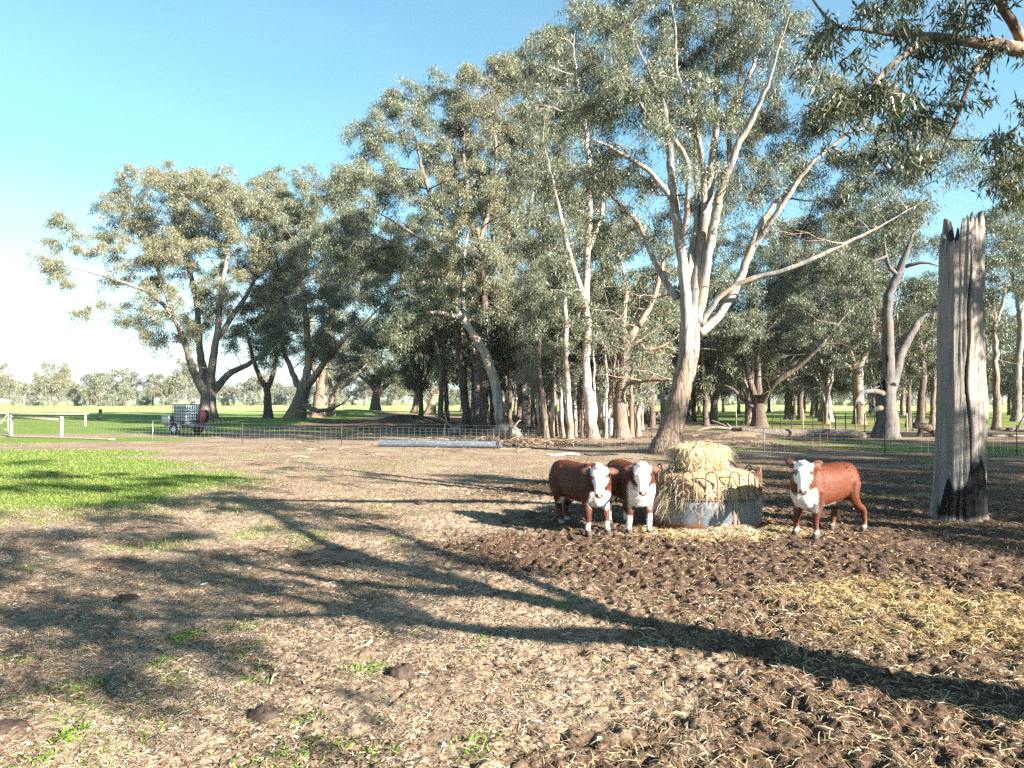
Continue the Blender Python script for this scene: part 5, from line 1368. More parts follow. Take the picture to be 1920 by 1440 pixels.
log('fallen_log', [wr(1714, 797, 46, .20), wr(1728, 799, 46, .24), wr(1745, 803, 46.2, .27), wr(1762, 808, 46.5, .26)], 'dark propped log end raised off the grass, left of the tall stump', M['bark_dark'], seed=8, parts=[[wr(1728, 801, 46, .15), wr(1725, 812, 46, .16), wr(1722, 825, 46, .17)], [wr(1750, 806, 46, .16), wr(1752, 816, 46, .15), wr(1753, 825, 46, .16)]])
log('fallen_log', [wr(1836, 818, 46, .09), wr(1880, 818, 46, .10), wr(1960, 818, 46.5, .11)], 'straight grey pole lying on grass at the right edge', M['bark_grey'], seed=9)
log('dead_branch', [wr(1906, 808, 52, .09), wr(1912, 796, 52, .08), wr(1922, 778, 52, .06)], 'bare leaning stick at the right edge of the grass', M['bark_grey'], 'branch', 8, seed=10)
log('tree_stump', [wr(1893, 810, 55, .3), wr(1893, 806, 55, .28), wr(1893, 802, 55, .2)], 'low dark stump on grass near the right edge', M['bark_dark'], 'stump', seed=4)
# the sawn log heap before the grove
log('sawn_log', [wr(920, 816, 42.6, .22), wr(934, 810, 42.4, .44), wr(950, 808, 42, .52), wr(963, 811, 41.6, .42), wr(976, 819, 41.3, .18)], 'thick grey weathered log lying at the fence beneath the orange sawn round', M['bark_grey'], seed=12, rough=.45, n=20, noise=.3)
def sawn_round():
    c = W(958, 792.5, 41.7)
    e = empty('sawn_round', tuple(c)); tag(e, 'short branch piece with bright orange sawn end on the thick grey log', 'log')
    mb = MB(); mb.tube([(0.05, .55, .0), (0, .25, 0), (0, 0, 0)], [.13, .14, .14], 16, 0, True, np.full(48, .8), .08, 3); mb.build('bark', M['bark_dark'], e, True, 'rough')
    m2 = MB(); m2.tube([(0, -.003, 0), (0, -.012, 0)], [.137, .132], 20); m2.build('sawn_face', simple('cut_wood', (.55, .20, .07), .7, 0, .25, 14), e)
sawn_round()
log('dead_branch', [wr(960, 803, 41.3, .05), wr(966, 797, 41.1, .06), wr(972, 790, 41, .05), wr(977, 788, 41, .03)], 'pale forked branch reaching up right of the orange sawn round', M['bark_white'], 'branch', 8, seed=14, rough=0, parts=[[wr(964, 799, 41.1, .05), wr(970, 805, 40.9, .05), wr(976, 806, 40.8, .03)]])
log('dead_branch', [wr(853, 812, 46, .09), wr(846, 800, 46, .07), wr(832, 788, 46, .05), wr(812, 777, 46, .02)], 'bare dead branch sticking up left of the dark grove trunks', M['bark_grey'], 'branch', 8, seed=15, parts=[[wr(838, 792, 46, .04), wr(834, 778, 46, .03), wr(829, 770, 46, .015)]])
log('log', [wr(845, 808, 47, .28), wr(855, 806, 47, .30), wr(864, 805, 47, .22)], 'grey log chunk at the foot of the first dark grove trunk', M['bark_grey'], seed=16, rough=.3)
# bark heap pieces
def slab(px, py, D, l, w_, h, rz, label, col, name='bark_slab', cat='bark'):
    c = ground_at(px, py); s = MB(); 
    A = np.linspace(-l / 2, l / 2, 9)
    pts = np.stack([A, .04 * np.sin(A * 3), .5 * h + .03 * np.sin(A * 5)], 1)
    s.tube(pts, np.interp(A, [-l / 2, 0, l / 2], [.6, 1, .7]) * w_ / 2, 8, 0, True, None, .2, int(px), h / w_)
    o = s.build(name, simple(name, col, .85, 0, .3, 12), None); o.location = tuple(c); o.rotation_euler = (0, 0, rz); tag(o, label, cat); return o
slab(932, 831, 0, 1.0, .30, .14, .2, 'pale slab of shed bark beside the pipe end', (.46, .38, .31))
slab(962, 826, 0, .7, .2, .1, -.5, 'small pinkish slab of bark right of the pipe end', (.42, .28, .22))
slab(1055, 853, 0, 1.42, .13, .11, .05, 'pale timber plank lying on the ground behind the left cow', (.52, .46, .36), 'timber_plank', 'plank')
slab(1128, 854, 0, 1.5, .13, .10, -.08, 'dark strip lying in line with the pale timber plank', (.03, .025, .022), 'dark_strip', 'pole')  # flat tube in a near-black colour
def pipe():
    a = W(711, 837, 35.2); b = W(941, 837.5, 34.6); r_ = .178
    a[2] = b[2] = 0; a[2] = float(gz(a[0], a[1])) + r_ - .01; b[2] = float(gz(b[0], b[1])) + r_ - .01
    e = empty('pipe', tuple(a)); tag(e, 'long blue grey concrete pipe lying along the fence', 'pipe')
    d = b - a
    def shell(t0, t1, ro, ri, nm, mt):
        n = 28; rows = [(t0, ro), (t1, ro), (t1, ri), (t0, ri)]
        L = np.linalg.norm(d); T = d / L; N = np.array([0, 0, 1.0]); B = np.cross(T, N)
        A = np.arange(n) / n * 2 * math.pi
        V = np.concatenate([d * t + (np.cos(A)[:, None] * N + np.sin(A)[:, None] * B) * q for t, q in rows])
        i = np.arange(4)[:, None]; j = np.arange(n)[None]
        Qp = np.stack([i * n + j, i * n + (j + 1) % n, ((i + 1) % 4) * n + (j + 1) % n, ((i + 1) % 4) * n + j], 2).reshape(-1, 4)
        mk(nm, V, [Qp], mt, parent=e, smooth=False)
    t = NT('pipe_concrete'); n_ = t.noise(t.coord((.5, 6, 6)), 1.2, 5, .6); n2 = t.noise(t.coord(), 9, 4)
    c = t.mix(t.mr(n_, .4, .62), (.085, .105, .13), (.055, .068, .085)); c = t.mix(t.mr(n2, .55, .7), c, (.19, .19, .18))
    pm_ = t.done(t.bsdf(c, .7, normal=t.bump(n2, .3, .01)))
    shell(0, .955, r_, r_ - .03, 'barrel', pm_); shell(.962, .975, r_ + .006, r_ - .03, 'collar', simple('pipe_seal', (.03, .03, .035), .6)); shell(.98, 1.0, r_, r_ - .03, 'spigot', pm_)
pipe()
def drum():
    c = ground_at(1145, 815); e = empty('corrugated_drum', tuple(c)); tag(e, 'narrow ribbed grey metal drum between trunks beside the red brown peeling trunk', 'drum')
    zz = np.linspace(0, 1.15, 41); V, Qd = tube_arr(np.stack([0 * zz, 0 * zz, zz], 1), .30 + .014 * np.sin(zz * 60), 24)
    mk('wall', V, [Qd], simple('zinc', (.32, .33, .35), .45, .6, .2, 5), parent=e)
    m = MB(); m.tube([(0, 0, 1.14), (0, 0, 1.16)], [.31, .31], 24); m.build('lid', simple('zinc_lid', (.28, .29, .31), .5, .6), e)
drum()
# dung and small pale bits in the foreground
def blob(name, px, py, rx, ry, h, label, cat, mat, group=None):
    c = ground_at(px, py, -.012); na, nr = 26, 9; V = []; 
    for i in range(nr):
        u = i / (nr - 1); A = np.arange(na) / na * 2 * math.pi; w_ = 1 + .45 * (fbm(np.cos(A) * 1.4 + px, np.sin(A) * 1.4, 3, 5) - .5)
        V.append(np.stack([rx * math.cos(u * 1.57) * w_ * np.cos(A), ry * math.cos(u * 1.57) * w_ * np.sin(A), h * math.sin(u * 1.57) ** .7 * (.55 + .9 * fbm(np.cos(A) * (1 - u) * 5 + px, np.sin(A) * (1 - u) * 5 + py, 4, 8))], 1))
    V = np.concatenate(V); i = np.arange(nr - 1)[:, None]; j = np.arange(na)[None]
    Qb = np.stack([i * na + j, i * na + (j + 1) % na, (i + 1) * na + (j + 1) % na, (i + 1) * na + j], 2).reshape(-1, 4)
    o = mk(name, V, [Qb], mat); o.location = tuple(c); tag(o, label, cat, group); return o
M['dung'] = simple('dung', (.050, .033, .025), .75, 0, .4, 22, .8, .25)
blob('cow_dung', 752, 1260, .105, .10, .10, 'dark rounded cow pat standing out alone near the middle foreground', 'cow dung', M['dung'])
blob('cow_dung', 495, 1338, .115, .10, .085, 'flattish crumbling cow pat in the lower left foreground', 'cow dung', M['dung'])
blob('cow_dung', 12, 1356, .13, .11, .05, 'cow pat cut by the left edge of the view', 'cow dung', M['dung'])
blob('cow_dung', 237, 1121, .15, .12, .07, 'thin cow pat in a sunny gap between the tree shadows at left', 'cow dung', M['dung'])
blob('cow_dung', 792, 945, .16, .14, .10, 'reddish cow pat left of the cows on the sunny litter', 'cow dung', M['dung'])
slab(690, 1203, 0, .14, .03, .03, 1.1, 'short bleached stick lying near the middle of the foreground', (.60, .55, .48), 'stick', 'stick')
slab(382, 1093, 0, .10, .03, .02, .3, 'tiny white chip in the left tree shadow', (.62, .60, .56), 'stick', 'stick')
slab(510, 1271, 0, .16, .018, .018, 1.6, 'thin dry yellow stalk standing out between the middle cow pats', (.50, .42, .26), 'stick', 'stick')
# ------------------------------------------------------------------ fences and gate
M['picket'] = simple('picket_steel', (.05, .045, .045), .6, .4)
M['wire'] = simple('wire', (.36, .37, .37), .4, .7, .1)
M['post_wood'] = simple('post_wood', (.29, .245, .20), .85, 0, .25, 10, .5)
M['dark_post'] = simple('dark_post', (.04, .034, .032), .9, 0, .3, 10, .5)
M['gate_paint'] = simple('gate_steel', (.42, .43, .44), .4, .3, .08)

def wire_net(path, heights, vstep, r=.0042):
    """path (k,3) ground points; horizontal wires at heights plus droppers, as one net"""
    mb = MB(); P = np.asarray(path, float)
    for h in heights:
        q = P.copy(); q[:, 2] += h
        mb.tube(q, r, 3, cap=False)
    if vstep:
        L = np.concatenate([[0], np.cumsum(np.linalg.norm(np.diff(P, axis=0), axis=1))])
        for s in np.arange(.1, L[-1], vstep):
            c = np.array([np.interp(s, L, P[:, i]) for i in range(3)])
            mb.tube([c + [0, 0, heights[0]], c + [0, 0, heights[-1]]], r * .9, 3, cap=False)
    return mb
fp = [(115, 45.2), (287, 41.2), (455, 38.2), (641, 36.7), (834, 35.9), (1025, 34.2), (1222, 33.0), (1432, 30.8), (1658, 30.4), (1905, 30.2), (2150, 30)]
FP = []
for px, D in fp:
    w = W(px, 752, D); FP.append(np.array([w[0], D, float(gz(w[0], D))]))
fence = empty('mesh_fence', tuple(FP[1])); tag(fence, 'wire mesh fence on steel pickets, crossing from the gate behind the cows', 'fence')
path = []
for a, b in zip(FP[:-1], FP[1:]):
    for u in np.linspace(0, 1, 8)[:-1]:
        q = a * (1 - u) + b * u; q[2] = float(gz(q[0], q[1])); path.append(q)
net = wire_net(np.array(path) - FP[1], [.08, .22, .38, .55, .73, .90], .30)
net.build('wire_mesh', M['wire'], fence, False)
for i, q in enumerate(FP[1:]):
    mb = MB(); mb.tube([(0, 0, -.2), (0, 0, 1.28 if i in (5, 7, 8) else 1.15)], [.022, .02], 6)
    o = mb.build('picket', M['picket'] if i not in (0, 4, 6) else M['wire'], fence); o.location = tuple(q - FP[1])
top = wire_net(np.array(path) - FP[1], [1.08], 0, .003); top.build('top_wire', M['wire'], fence, False)

def post(e, p, r_, h, mat, name='post'):
    mb = MB(); zz = np.linspace(-.2, h, 10)
    mb.tube(np.stack([0 * zz, 0 * zz, zz], 1), np.concatenate([np.full(9, r_), [r_ * .92]]), 12, 0, True, None, .06, int(abs(p[0]) * 10))
    o = mb.build(name, mat, e); o.location = tuple(p); return o
# timber strainer at the gate
a = ground_at(21, 817); b = ground_at(115, 820.5)
e = empty('strainer_posts', tuple(a)); tag(e, 'two stout pale timber posts with a rail between them beside the gate', 'fence posts')
post(e, (0, 0, 0), .10, 1.32, M['post_wood']); post(e, b - a, .105, 1.36, M['post_wood'])
mb = MB(); mb.tube([(0, 0, 1.22), ((b - a) * .5) + [0, 0, 1.20], (b - a) + [0, 0, 1.18]], .07, 10, 0, True, None, .05, 4); mb.build('rail', M['post_wood'], e)
# white tube gate at the left edge
g0 = ground_at(15, 815.5)
e = empty('farm_gate', tuple(g0)); tag(e, 'white tubular steel farm gate cut by the left edge', 'gate')
mb = MB(); Lg = 3.4; gd = np.array([-1.0, .12, 0]); gd /= np.linalg.norm(gd)
mb.tube([gd * 0 + [0, 0, .08], gd * 0 + [0, 0, 1.5]], .028, 8); mb.tube([gd * Lg + [0, 0, .12], gd * Lg + [0, 0, 1.5]], .03, 8)
for z in (.15, .4, 1.0, 1.5): mb.tube([gd * 0 + [0, 0, z], gd * Lg + [0, 0, z]], .016, 8)
mb.build('frame', M['gate_paint'], e)
mb = MB(); mb.tube([gd * .05 + [0, 0, 1.46], gd * .75 + [0, 0, .62], gd * 1.35 + [0, 0, .15]], .02, 8); mb.build('brace', M['gate_paint'], e)
# low pale pole lying under the first fence panel
a = ground_at(12, 818.5, .05); b = ground_at(215, 824.5, .05)
mb = MB(); mb.tube(smooth_path(np.array([a, a * .5 + b * .5 + [0, 0, .02], b]), 12) - a, .045, 8, 0, True, None, .1, 5); o = mb.build('pole', M['post_wood']); o.location = tuple(a); tag(o, 'long pale pole lying on the ground under the wire beside the gate', 'pole')
# second strainer with a long pole rail further back
a = W(20, 790, 66); b = W(160, 790, 66); a[2] = b[2] = 0
e = empty('pole_rail', tuple(a)); tag(e, 'old pole rail on short posts in the paddock behind the gate posts', 'fence posts')
post(e, (0, 0, 0), .09, 1.0, M['post_wood']); post(e, b - a, .10, 1.05, M['post_wood'])
mb = MB(); mb.tube([(-1.2, 0, 1.08), tuple((b - a) * .5 + [0, 0, 1.1]), tuple(b - a + [.3, 0, 1.12])], .07, 10, 0, True, None, .06, 7); mb.build('rail', M['post_wood'], e)
c = W(188, 788, 84); c[2] = 0
mb = MB(); mb.tube([(0, 0, -.2), (0, 0, .7), (0.01, 0, .72), (0, 0, 1.35)], [.2, .19, .17, .18], 10, 0, True, None, .1, 3); o = mb.build('post', M['dark_post']); o.location = tuple(c); tag(o, 'thick dark weathered post standing alone in the paddock left of the trailer', 'post')
# far paddock fence
e = empty('paddock_fence', tuple(W(0, 760, 175) * [1, 1, 0])); o0 = np.array(e.location); tag(e, 'distant wire fence on thin posts across the green paddock at left', 'fence')
pp = []
for px in (-60, 0, 82, 162, 223, 285, 345, 420, 470): 
    q = W(px, 760, 175); q[2] = 0; pp.append(q - o0); post(e, q - o0, .05, 1.5, M['dark_post'])
wire_net(np.array(pp), [.4, .8, 1.2], 0, .006).build('wires', M['wire'], e, False)
# stake fence in the trees at right
st = [(1380, 797), (1394, 797), (1418, 798), (1448, 798), (1464, 799), (1484, 801), (1505, 803), (1524, 800), (1543, 803), (1556, 803), (1566, 801), (1585, 804), (1604, 801), (1621, 804), (1640, 803), (1700, 806), (1711, 810), (1760, 808)]
q0 = G(1380, 800); q0[2] = 0
e = empty('stake_fence', tuple(q0)); tag(e, 'old fence of thin uneven wooden stakes standing in grass behind the long fallen log', 'fence')
pp = []
for i, (px, py) in enumerate(st):
    D = 60 - i * .45; q = W(px, 760, D); q[2] = float(gz(q[0], D)); pp.append(q - q0)
    post(e, q - q0, random.Random(i).uniform(.03, .05), random.Random(i + 50).uniform(1.1, 1.75), M['dark_post'] if i % 3 else M['post_wood'], 'stake')
wire_net(np.array(pp), [.4, .8, 1.1], 0, .004).build('wires', M['wire'], e, False)

# ------------------------------------------------------------------ water tank trailer
def trailer():
    D = 49.0; K = 1.17
    c = W(350, 815, D); c[2] = float(gz(c[0], D))
    rz = math.atan2(.47, -.88)          # long axis: toolbox end points left and away
    e = empty('tank_trailer', tuple(c), rz); e.scale = (K, K, K)
    tag(e, 'grey trailer with metal toolbox and red hose reel under the wide tree', 'trailer')
    steel = simple('trailer_steel', (.20, .22, .23), .55, .5, .2); dark = simple('rubber', (.018, .018, .02), .8); alloy = simple('alloy', (.62, .64, .66), .35, .6, .1)
    red = simple('reel_red', (.30, .075, .05), .5, .2, .25); zinc = simple('toolbox_metal', (.27, .30, .32), .45, .5, .15)
    mb = MB()
    mb.box((0, 0, .62), (2.5, 1.35, .07), bev=.01)
    for y in (-.5, .5): mb.box((0, y, .54), (2.5, .07, .1))
    mb.box((0, 0, .45), (.1, 1.5, .08))
    mb.build('chassis', steel, e)
    mb = MB(); mb.tube([(-1.2, -.5, .55), (-2.1, 0, .52)], .04, 8); mb.tube([(-1.2, .5, .55), (-2.1, 0, .52)], .04, 8); mb.tube([(-2.0, 0, .5), (-2.4, 0, .5)], .045, 8); mb.tube([(-1.9, .12, .1), (-1.9, .12, .75)], .03, 8)
    mb.build('drawbar', steel, e)
    for s in (1, -1):
        w = empty('wheel', (0, s * .78, .36)); w.parent = e
        A = np.linspace(0, 2 * math.pi, 41)
        prof = [(.20, -.09), (.28, -.105), (.345, -.09), (.36, -.05), (.36, .05), (.345, .09), (.28, .105), (.20, .09)]
        V = np.concatenate([np.stack([r_ * np.cos(A[:-1]), np.full(40, y), r_ * np.sin(A[:-1])], 1) for r_, y in prof])
        i = np.arange(8)[:, None]; j = np.arange(40)[None]
        Qt = np.stack([i * 40 + j, i * 40 + (j + 1) % 40, ((i + 1) % 8) * 40 + (j + 1) % 40, ((i + 1) % 8) * 40 + j], 2).reshape(-1, 4)
        mk('tyre', V, [Qt], dark, parent=w)
        mb = MB(); 
        V2 = np.concatenate([np.stack([r_ * np.cos(A[:-1]), np.full(40, s * y), r_ * np.sin(A[:-1])], 1) for r_, y in [(.205, .075), (.19, .06), (.175, .03)]])
        i = np.arange(2)[:, None]; mb.add(V2, [np.stack([i * 40 + j, i * 40 + (j + 1) % 40, (i + 1) * 40 + (j + 1) % 40, (i + 1) * 40 + j], 2).reshape(-1, 4)])
        for q in range(6):
            a = q * math.pi / 3 + .3; mb.box((.11 * math.cos(a), s * .06, .11 * math.sin(a)), (.17, .035, .07), ry=-a, bev=.008)
        mb.tube([(0, s * .03, 0), (0, s * .085, 0)], [.06, .05], 16)
        mb.build('rim', alloy, w)
        mb = MB(); mb.tube([(0, -s * .05, 0), (0, s * .02, 0)], [.19, .19], 24); mb.build('hub', dark, w)
        mb = MB()
        for t0 in np.linspace(-.15, math.pi + .15, 12)[:-1]:
            t1 = t0 + (math.pi + .3) / 11
            r0 = .45
            V = [(r0 * math.cos(t), s * y, .36 + r0 * math.sin(t)) for t in (t0, t1) for y in (.66, .92)]
            V += [((r0 - .012) * math.cos(t), s * y, .36 + (r0 - .012) * math.sin(t)) for t in (t0, t1) for y in (.66, .92)]
            mb.add(V, [[[0, 1, 3, 2], [4, 6, 7, 5], [0, 4, 5, 1], [2, 3, 7, 6], [0, 2, 6, 4], [1, 5, 7, 3]]])
        mb.build('mudguard', steel, e)
    tb = empty('toolbox', (1.15, 0, .66)); tb.parent = e
    mb = MB(); mb.box((0, 0, .21), (.62, 1.2, .42), bev=.02); mb.build('case', zinc, tb)
    mb = MB(); mb.box((0, 0, .445), (.66, 1.24, .045), bev=.012); mb.build('lid', zinc, tb)
    mb = MB(); mb.box((.0, -.63, .36), (.10, .03, .06), bev=.006); mb.build('latch', dark, tb)
    hr = empty('hose_reel', (-1.12, -.28, 1.12)); hr.parent = e
    mb = MB(); mb.tube([(0, -.16, 0), (0, -.13, 0)], [.34, .36], 30); mb.tube([(0, .13, 0), (0, .16, 0)], [.36, .34], 30); mb.build('flange', red, hr)
    mb = MB()
    for q in range(9): 
        y = -.11 + q * .0275; A = np.linspace(0, 2 * math.pi, 33); mb.tube(np.stack([.29 * np.cos(A), np.full(33, y), .29 * np.sin(A)], 1), .017, 6, cap=False)
    mb.build('hose', dark, hr)
    mb = MB(); mb.tube([(0, -.2, 0), (0, .2, 0)], .06, 12); mb.box((0, .2, -.22), (.06, .03, .5)); mb.box((0, -.2, -.22), (.06, .03, .5)); mb.build('stand', steel, hr)
    pu = empty('pump', (-1.05, -.35, .70)); pu.parent = e
    mb = MB(); mb.box((0, .05, .1), (.22, .2, .18), bev=.03); mb.tube([(0, -.12, .1), (0, .1, .1)], [.1, .11], 14); mb.build('engine', red, pu)
    mb = MB(); mb.box((0, 0, -.0), (.34, .42, .03)); mb.tube([(.12, -.2, .02), (.12, -.2, .26), (.12, .2, .26), (.12, .2, .02)], .014, 6); mb.build('mount', dark, pu)
    # the caged tank stands on the trailer
    tcn = Matrix.Rotation(rz, 3, 'Z') @ Vector((.02, 0, .66)) * K + Vector(c)
    k = empty('water_tank', tuple(tcn), rz); k.scale = (K, K, K)
    tag(k, 'white plastic water tank in a steel cage standing on the trailer', 'tank')
    mb = MB(); mb.box((0, 0, .62), (1.10, .96, .94), bev=.06); t = NT('tank_plastic'); pl = t.done(t.bsdf((.72, .76, .80), .35, spec=.4)); mb.build('bottle', pl, k)
    mb = MB(); 
    for x in (-.45, 0, .45): mb.box((x, 0, .06), (.12, 1.0, .12))
    mb.box((0, 0, .135), (1.16, 1.02, .03)); mb.build('pallet', steel, k)
    cg = simple('cage_steel', (.05, .06, .08), .4, .6)
    mb = MB(); hx, hy = .585, .515
    for z in np.linspace(.16, 1.12, 6): mb.tube([(hx, hy, z), (-hx, hy, z), (-hx, -hy, z), (hx, -hy, z), (hx, hy, z)], .017, 6)
    for x in np.linspace(-hx, hx, 9):
        for y in (-hy, hy): mb.tube([(x, y, .14), (x, y, 1.13)], .017, 6)
    for y in np.linspace(-hy, hy, 8)[1:-1]:
        for x in (-hx, hx): mb.tube([(x, y, .14), (x, y, 1.13)], .017, 6)
    mb.tube([(-hx, -.15, 1.13), (hx, -.15, 1.13)], .016, 6); mb.tube([(-hx, .15, 1.13), (hx, .15, 1.13)], .016, 6)
    mb.build('cage', cg, k)
    mb = MB(); mb.tube([(0, 0, 1.08), (0, 0, 1.13)], [.1, .1], 16); mb.build('cap', dark, k)
trailer()
# rusty implement under the wide tree
p = ground_at(418, 796)
e = empty('rusty_harrow', tuple(p), .2); tag(e, 'low rusty red farm harrow lying right of the trailer under the wide tree', 'farm tool')
mb = MB(); 
for y in (-.4, 0, .4): mb.box((0, y, .42), (2.2, .08, .08))
for x in (-1, -.35, .35, 1): mb.box((x, 0, .48), (.08, 1.0, .06))
mb.build('frame', M['rust'], e)
for x in np.linspace(-1, 1, 6):
    for y in (-.4, 0, .4):
        mb = MB(); mb.tube([(x, y, .40), (x + .05, y, .2), (x + .02, y, 0)], [.025, .022, .012], 6); mb.build('tine', M['rust'], e)
mb = MB(); mb.tube([(-1.1, 0, .45), (-1.5, 0, .5), (-1.55, 0, .62)], .05, 8); mb.build('hitch', M['rust'], e)
# ------------------------------------------------------------------ cows
def cow_mat():
    t = NT('cow_coat')
    col = t.attr('col', True)
    n = t.noise(t.coord((14, 14, 5)), 3.0, 5, .65, .8); n2 = t.noise(t.coord(), 2.2, 3)
    c = t.mix(t.mr(n, .3, .7, 0, .55), col, t.mix(1.0, col, (.55, .50, .48), 'MULTIPLY'))
    c = t.mix(t.mr(n2, .45, .7, 0, .35), c, t.mix(1.0, c, (1.35, 1.25, 1.1), 'MULTIPLY'))
    b = t.bsdf(c, .62, normal=t.bump(n, .55, .018), spec=.3)
    return t.done(b)
M['coat'] = cow_mat()
th_ = NT('coat_hair'); M['hair'] = th_.done(th_.bsdf(th_.attr('col', True), .55, spec=.35))
def ring_loft(sections, n=20):
    """sections: list of (centre(3), forward-normal frame side(3), up(3), half_w, half_h, power) -> closed loft"""
    V = []; a = np.arange(n) / n * 2 * math.pi
    for (c, s, u, w_, h_, pw) in sections:
        c = np.asarray(c, float); s = np.asarray(s, float); u = np.asarray(u, float)
        x = np.sign(np.cos(a)) * np.abs(np.cos(a)) ** pw * w_; y = np.sign(np.sin(a)) * np.abs(np.sin(a)) ** pw * h_
        V.append(c + x[:, None] * s + y[:, None] * u)
    k = len(sections); V = np.concatenate(V)
    i = np.arange(k - 1)[:, None]; j = np.arange(n)[None]
    Q_ = np.stack([i * n + j, i * n + (j + 1) % n, (i + 1) * n + (j + 1) % n, (i + 1) * n + j], 2).reshape(-1, 4)
    return V, [Q_, np.array([list(range(n))[::-1]]), np.array([[(k - 1) * n + q for q in range(n)]])]

def make_cow(name, loc, heading, label, head_yaw, feet, seed, scale=1.0, head_pitch=62, neck_up=1.16, neck_out=.98, socks=(.30, .30), eye_patch=0.0, chest=.5, head_roll=0.0, ear_up=0.0, shade_tone=.72):
    """local frame: x forward, y left, z up. feet: dict FL FR HL HR -> (x,y) on the ground"""
    mb = MB()
    ey = np.array([0, 1.0, 0]); ez = np.array([0, 0, 1.0])
    tors = [(-.80, .98, .05, .09), (-.775, .95, .16, .20), (-.70, .92, .235, .275), (-.55, .905, .27, .30), (-.35, .875, .285, .315), (-.12, .845, .305, .335), (.12, .835, .305, .345), (.32, .83, .27, .365), (.48, .825, .24, .37), (.60, .82, .20, .32), (.68, .82, .14, .22), (.73, .80, .07, .12)]
    V, P = ring_loft([((x, 0, z), ey, ez, w_, h_, .80) for x, z, w_, h_ in tors], 28); mb.add(V, P)
    # hip and shoulder masses
    def ellipsoid(c, r_, n=12):
        u = np.linspace(.08, math.pi - .08, n); a = np.arange(16) / 16 * 2 * math.pi
        V = np.concatenate([np.stack([np.sin(q) * np.cos(a), np.sin(q) * np.sin(a), np.full(16, np.cos(q))], 1) for q in u]) * np.array(r_) + np.array(c)
        i = np.arange(n - 1)[:, None]; j = np.arange(16)[None]
        mb.add(V, [np.stack([i * 16 + j, (i + 1) * 16 + j, (i + 1) * 16 + (j + 1) % 16, i * 16 + (j + 1) % 16], 2).reshape(-1, 4), np.array([list(range(16))]), np.array([[(n - 1) * 16 + q for q in range(16)][::-1]])])
    for s in (1, -1):
        ellipsoid((-.56, s * .165, .84), (.24, .13, .30)); ellipsoid((.40, s * .18, .82), (.20, .10, .32)); ellipsoid((-.66, s * .15, 1.06), (.10, .06, .07)); ellipsoid((-.40, s * .215, 1.09), (.07, .05, .05)); ellipsoid((.30, s * .11, 1.12), (.12, .06, .09))
    # legs
    def leg(pts, rads):
        S = smooth_path(np.array([tuple(p) + (r_,) for p, r_ in zip(pts, rads)]), 22)
        V, Q_ = tube_arr(S[:, :3], S[:, 3], 14, 0, 0, .9)
        n = 14; mb.add(V, [Q_, np.array([list(range(n))[::-1]]), np.array([[21 * n + q for q in range(n)]])])
    def hoof(p, d):
        V, P = ring_loft([((p[0] - .005, p[1], .095), ey, np.array([1.0, 0, 0]), .046, .052, .9), ((p[0] + .012, p[1], .05), ey, np.array([1.0, 0, 0]), .055, .064, .85), ((p[0] + .02, p[1], -.02), ey, np.array([1.0, 0, 0]), .060, .074, .8)], 16); mb.add(V, P)
    for key, s in (('FL', 1), ('FR', -1)):
        fx, fy = feet[key]
        leg([(.40, s * .17, .80), (.39 + (fx - .42) * .15, s * .175, .58), (.42 + (fx - .42) * .55, s * .165 * .5 + fy * .5, .36), (.43 + (fx - .42) * .8, s * .03 + fy * .8, .24), (fx - .01, fy, .12), (fx, fy, .05)], [.14, .105, .066, .050, .049, .052]); hoof((fx, fy), 0)
    for key, s in (('HL', 1), ('HR', -1)):
        fx, fy = feet[key]
        leg([(-.56, s * .16, .88), (-.50 + (fx + .6) * .2, s * .175, .64), (-.60 + (fx + .6) * .5, s * .165 * .6 + fy * .4, .46), (-.665 + (fx + .6) * .8, s * .165 * .3 + fy * .7, .37), (-.63 + (fx + .6) * .95, fy, .20), (fx - .02, fy, .11), (fx, fy, .05)], [.19, .15, .085, .063, .047, .048, .052]); hoof((fx, fy), 0)
    # tail
    S = smooth_path(np.array([(-.77, 0, 1.10, .045), (-.85, 0, 1.0, .032), (-.87, .01, .75, .025), (-.86, .02, .60, .028), (-.86, .03, .48, .045), (-.86, .03, .36, .028)]), 16); V, Q_ = tube_arr(S[:, :3], S[:, 3], 10); mb.add(V, [Q_, np.array([list(range(10))[::-1]]), np.array([[150 + q for q in range(10)]])])
    # head frame
    cy_, sy_ = math.cos(head_yaw), math.sin(head_yaw)
    hp = math.radians(head_pitch)
    fwd0 = np.array([cy_, sy_, 0]); side = np.array([-sy_, cy_, 0])
    fwd = fwd0 * math.cos(hp) - ez * math.sin(hp); upv = fwd0 * math.sin(hp) + ez * math.cos(hp)   # 'upv' = out of the forehead
    if head_roll:
        c_, s_ = math.cos(head_roll), math.sin(head_roll); side, upv = side * c_ + upv * s_, upv * c_ - side * s_
    poll = np.array([.50, 0, 0]) + fwd0 * (neck_out - .62) + ez * (neck_up + .06)
    HB = .20
    # neck from withers/chest to the poll
    nb = [(np.array([.40, 0, .90]), .22, .33), (np.array([.56, 0, .945]) + side * 0, .19, .285), (np.array([.56, 0, .97]) * .45 + (poll - upv * .10 + fwd * .10) * .55, .155, .22), (poll - upv * .11 + fwd * .10, .125, .165)]
    secs = []
    for i, (c, w_, h_) in enumerate(nb):
        t_ = unit((nb[min(i + 1, 3)][0] - nb[max(i - 1, 0)][0])); sd = unit(np.cross(ez, t_)); secs.append((c, sd, np.cross(t_, sd), w_, h_, .9))
    V, P = ring_loft(secs, 24); mb.add(V, P)
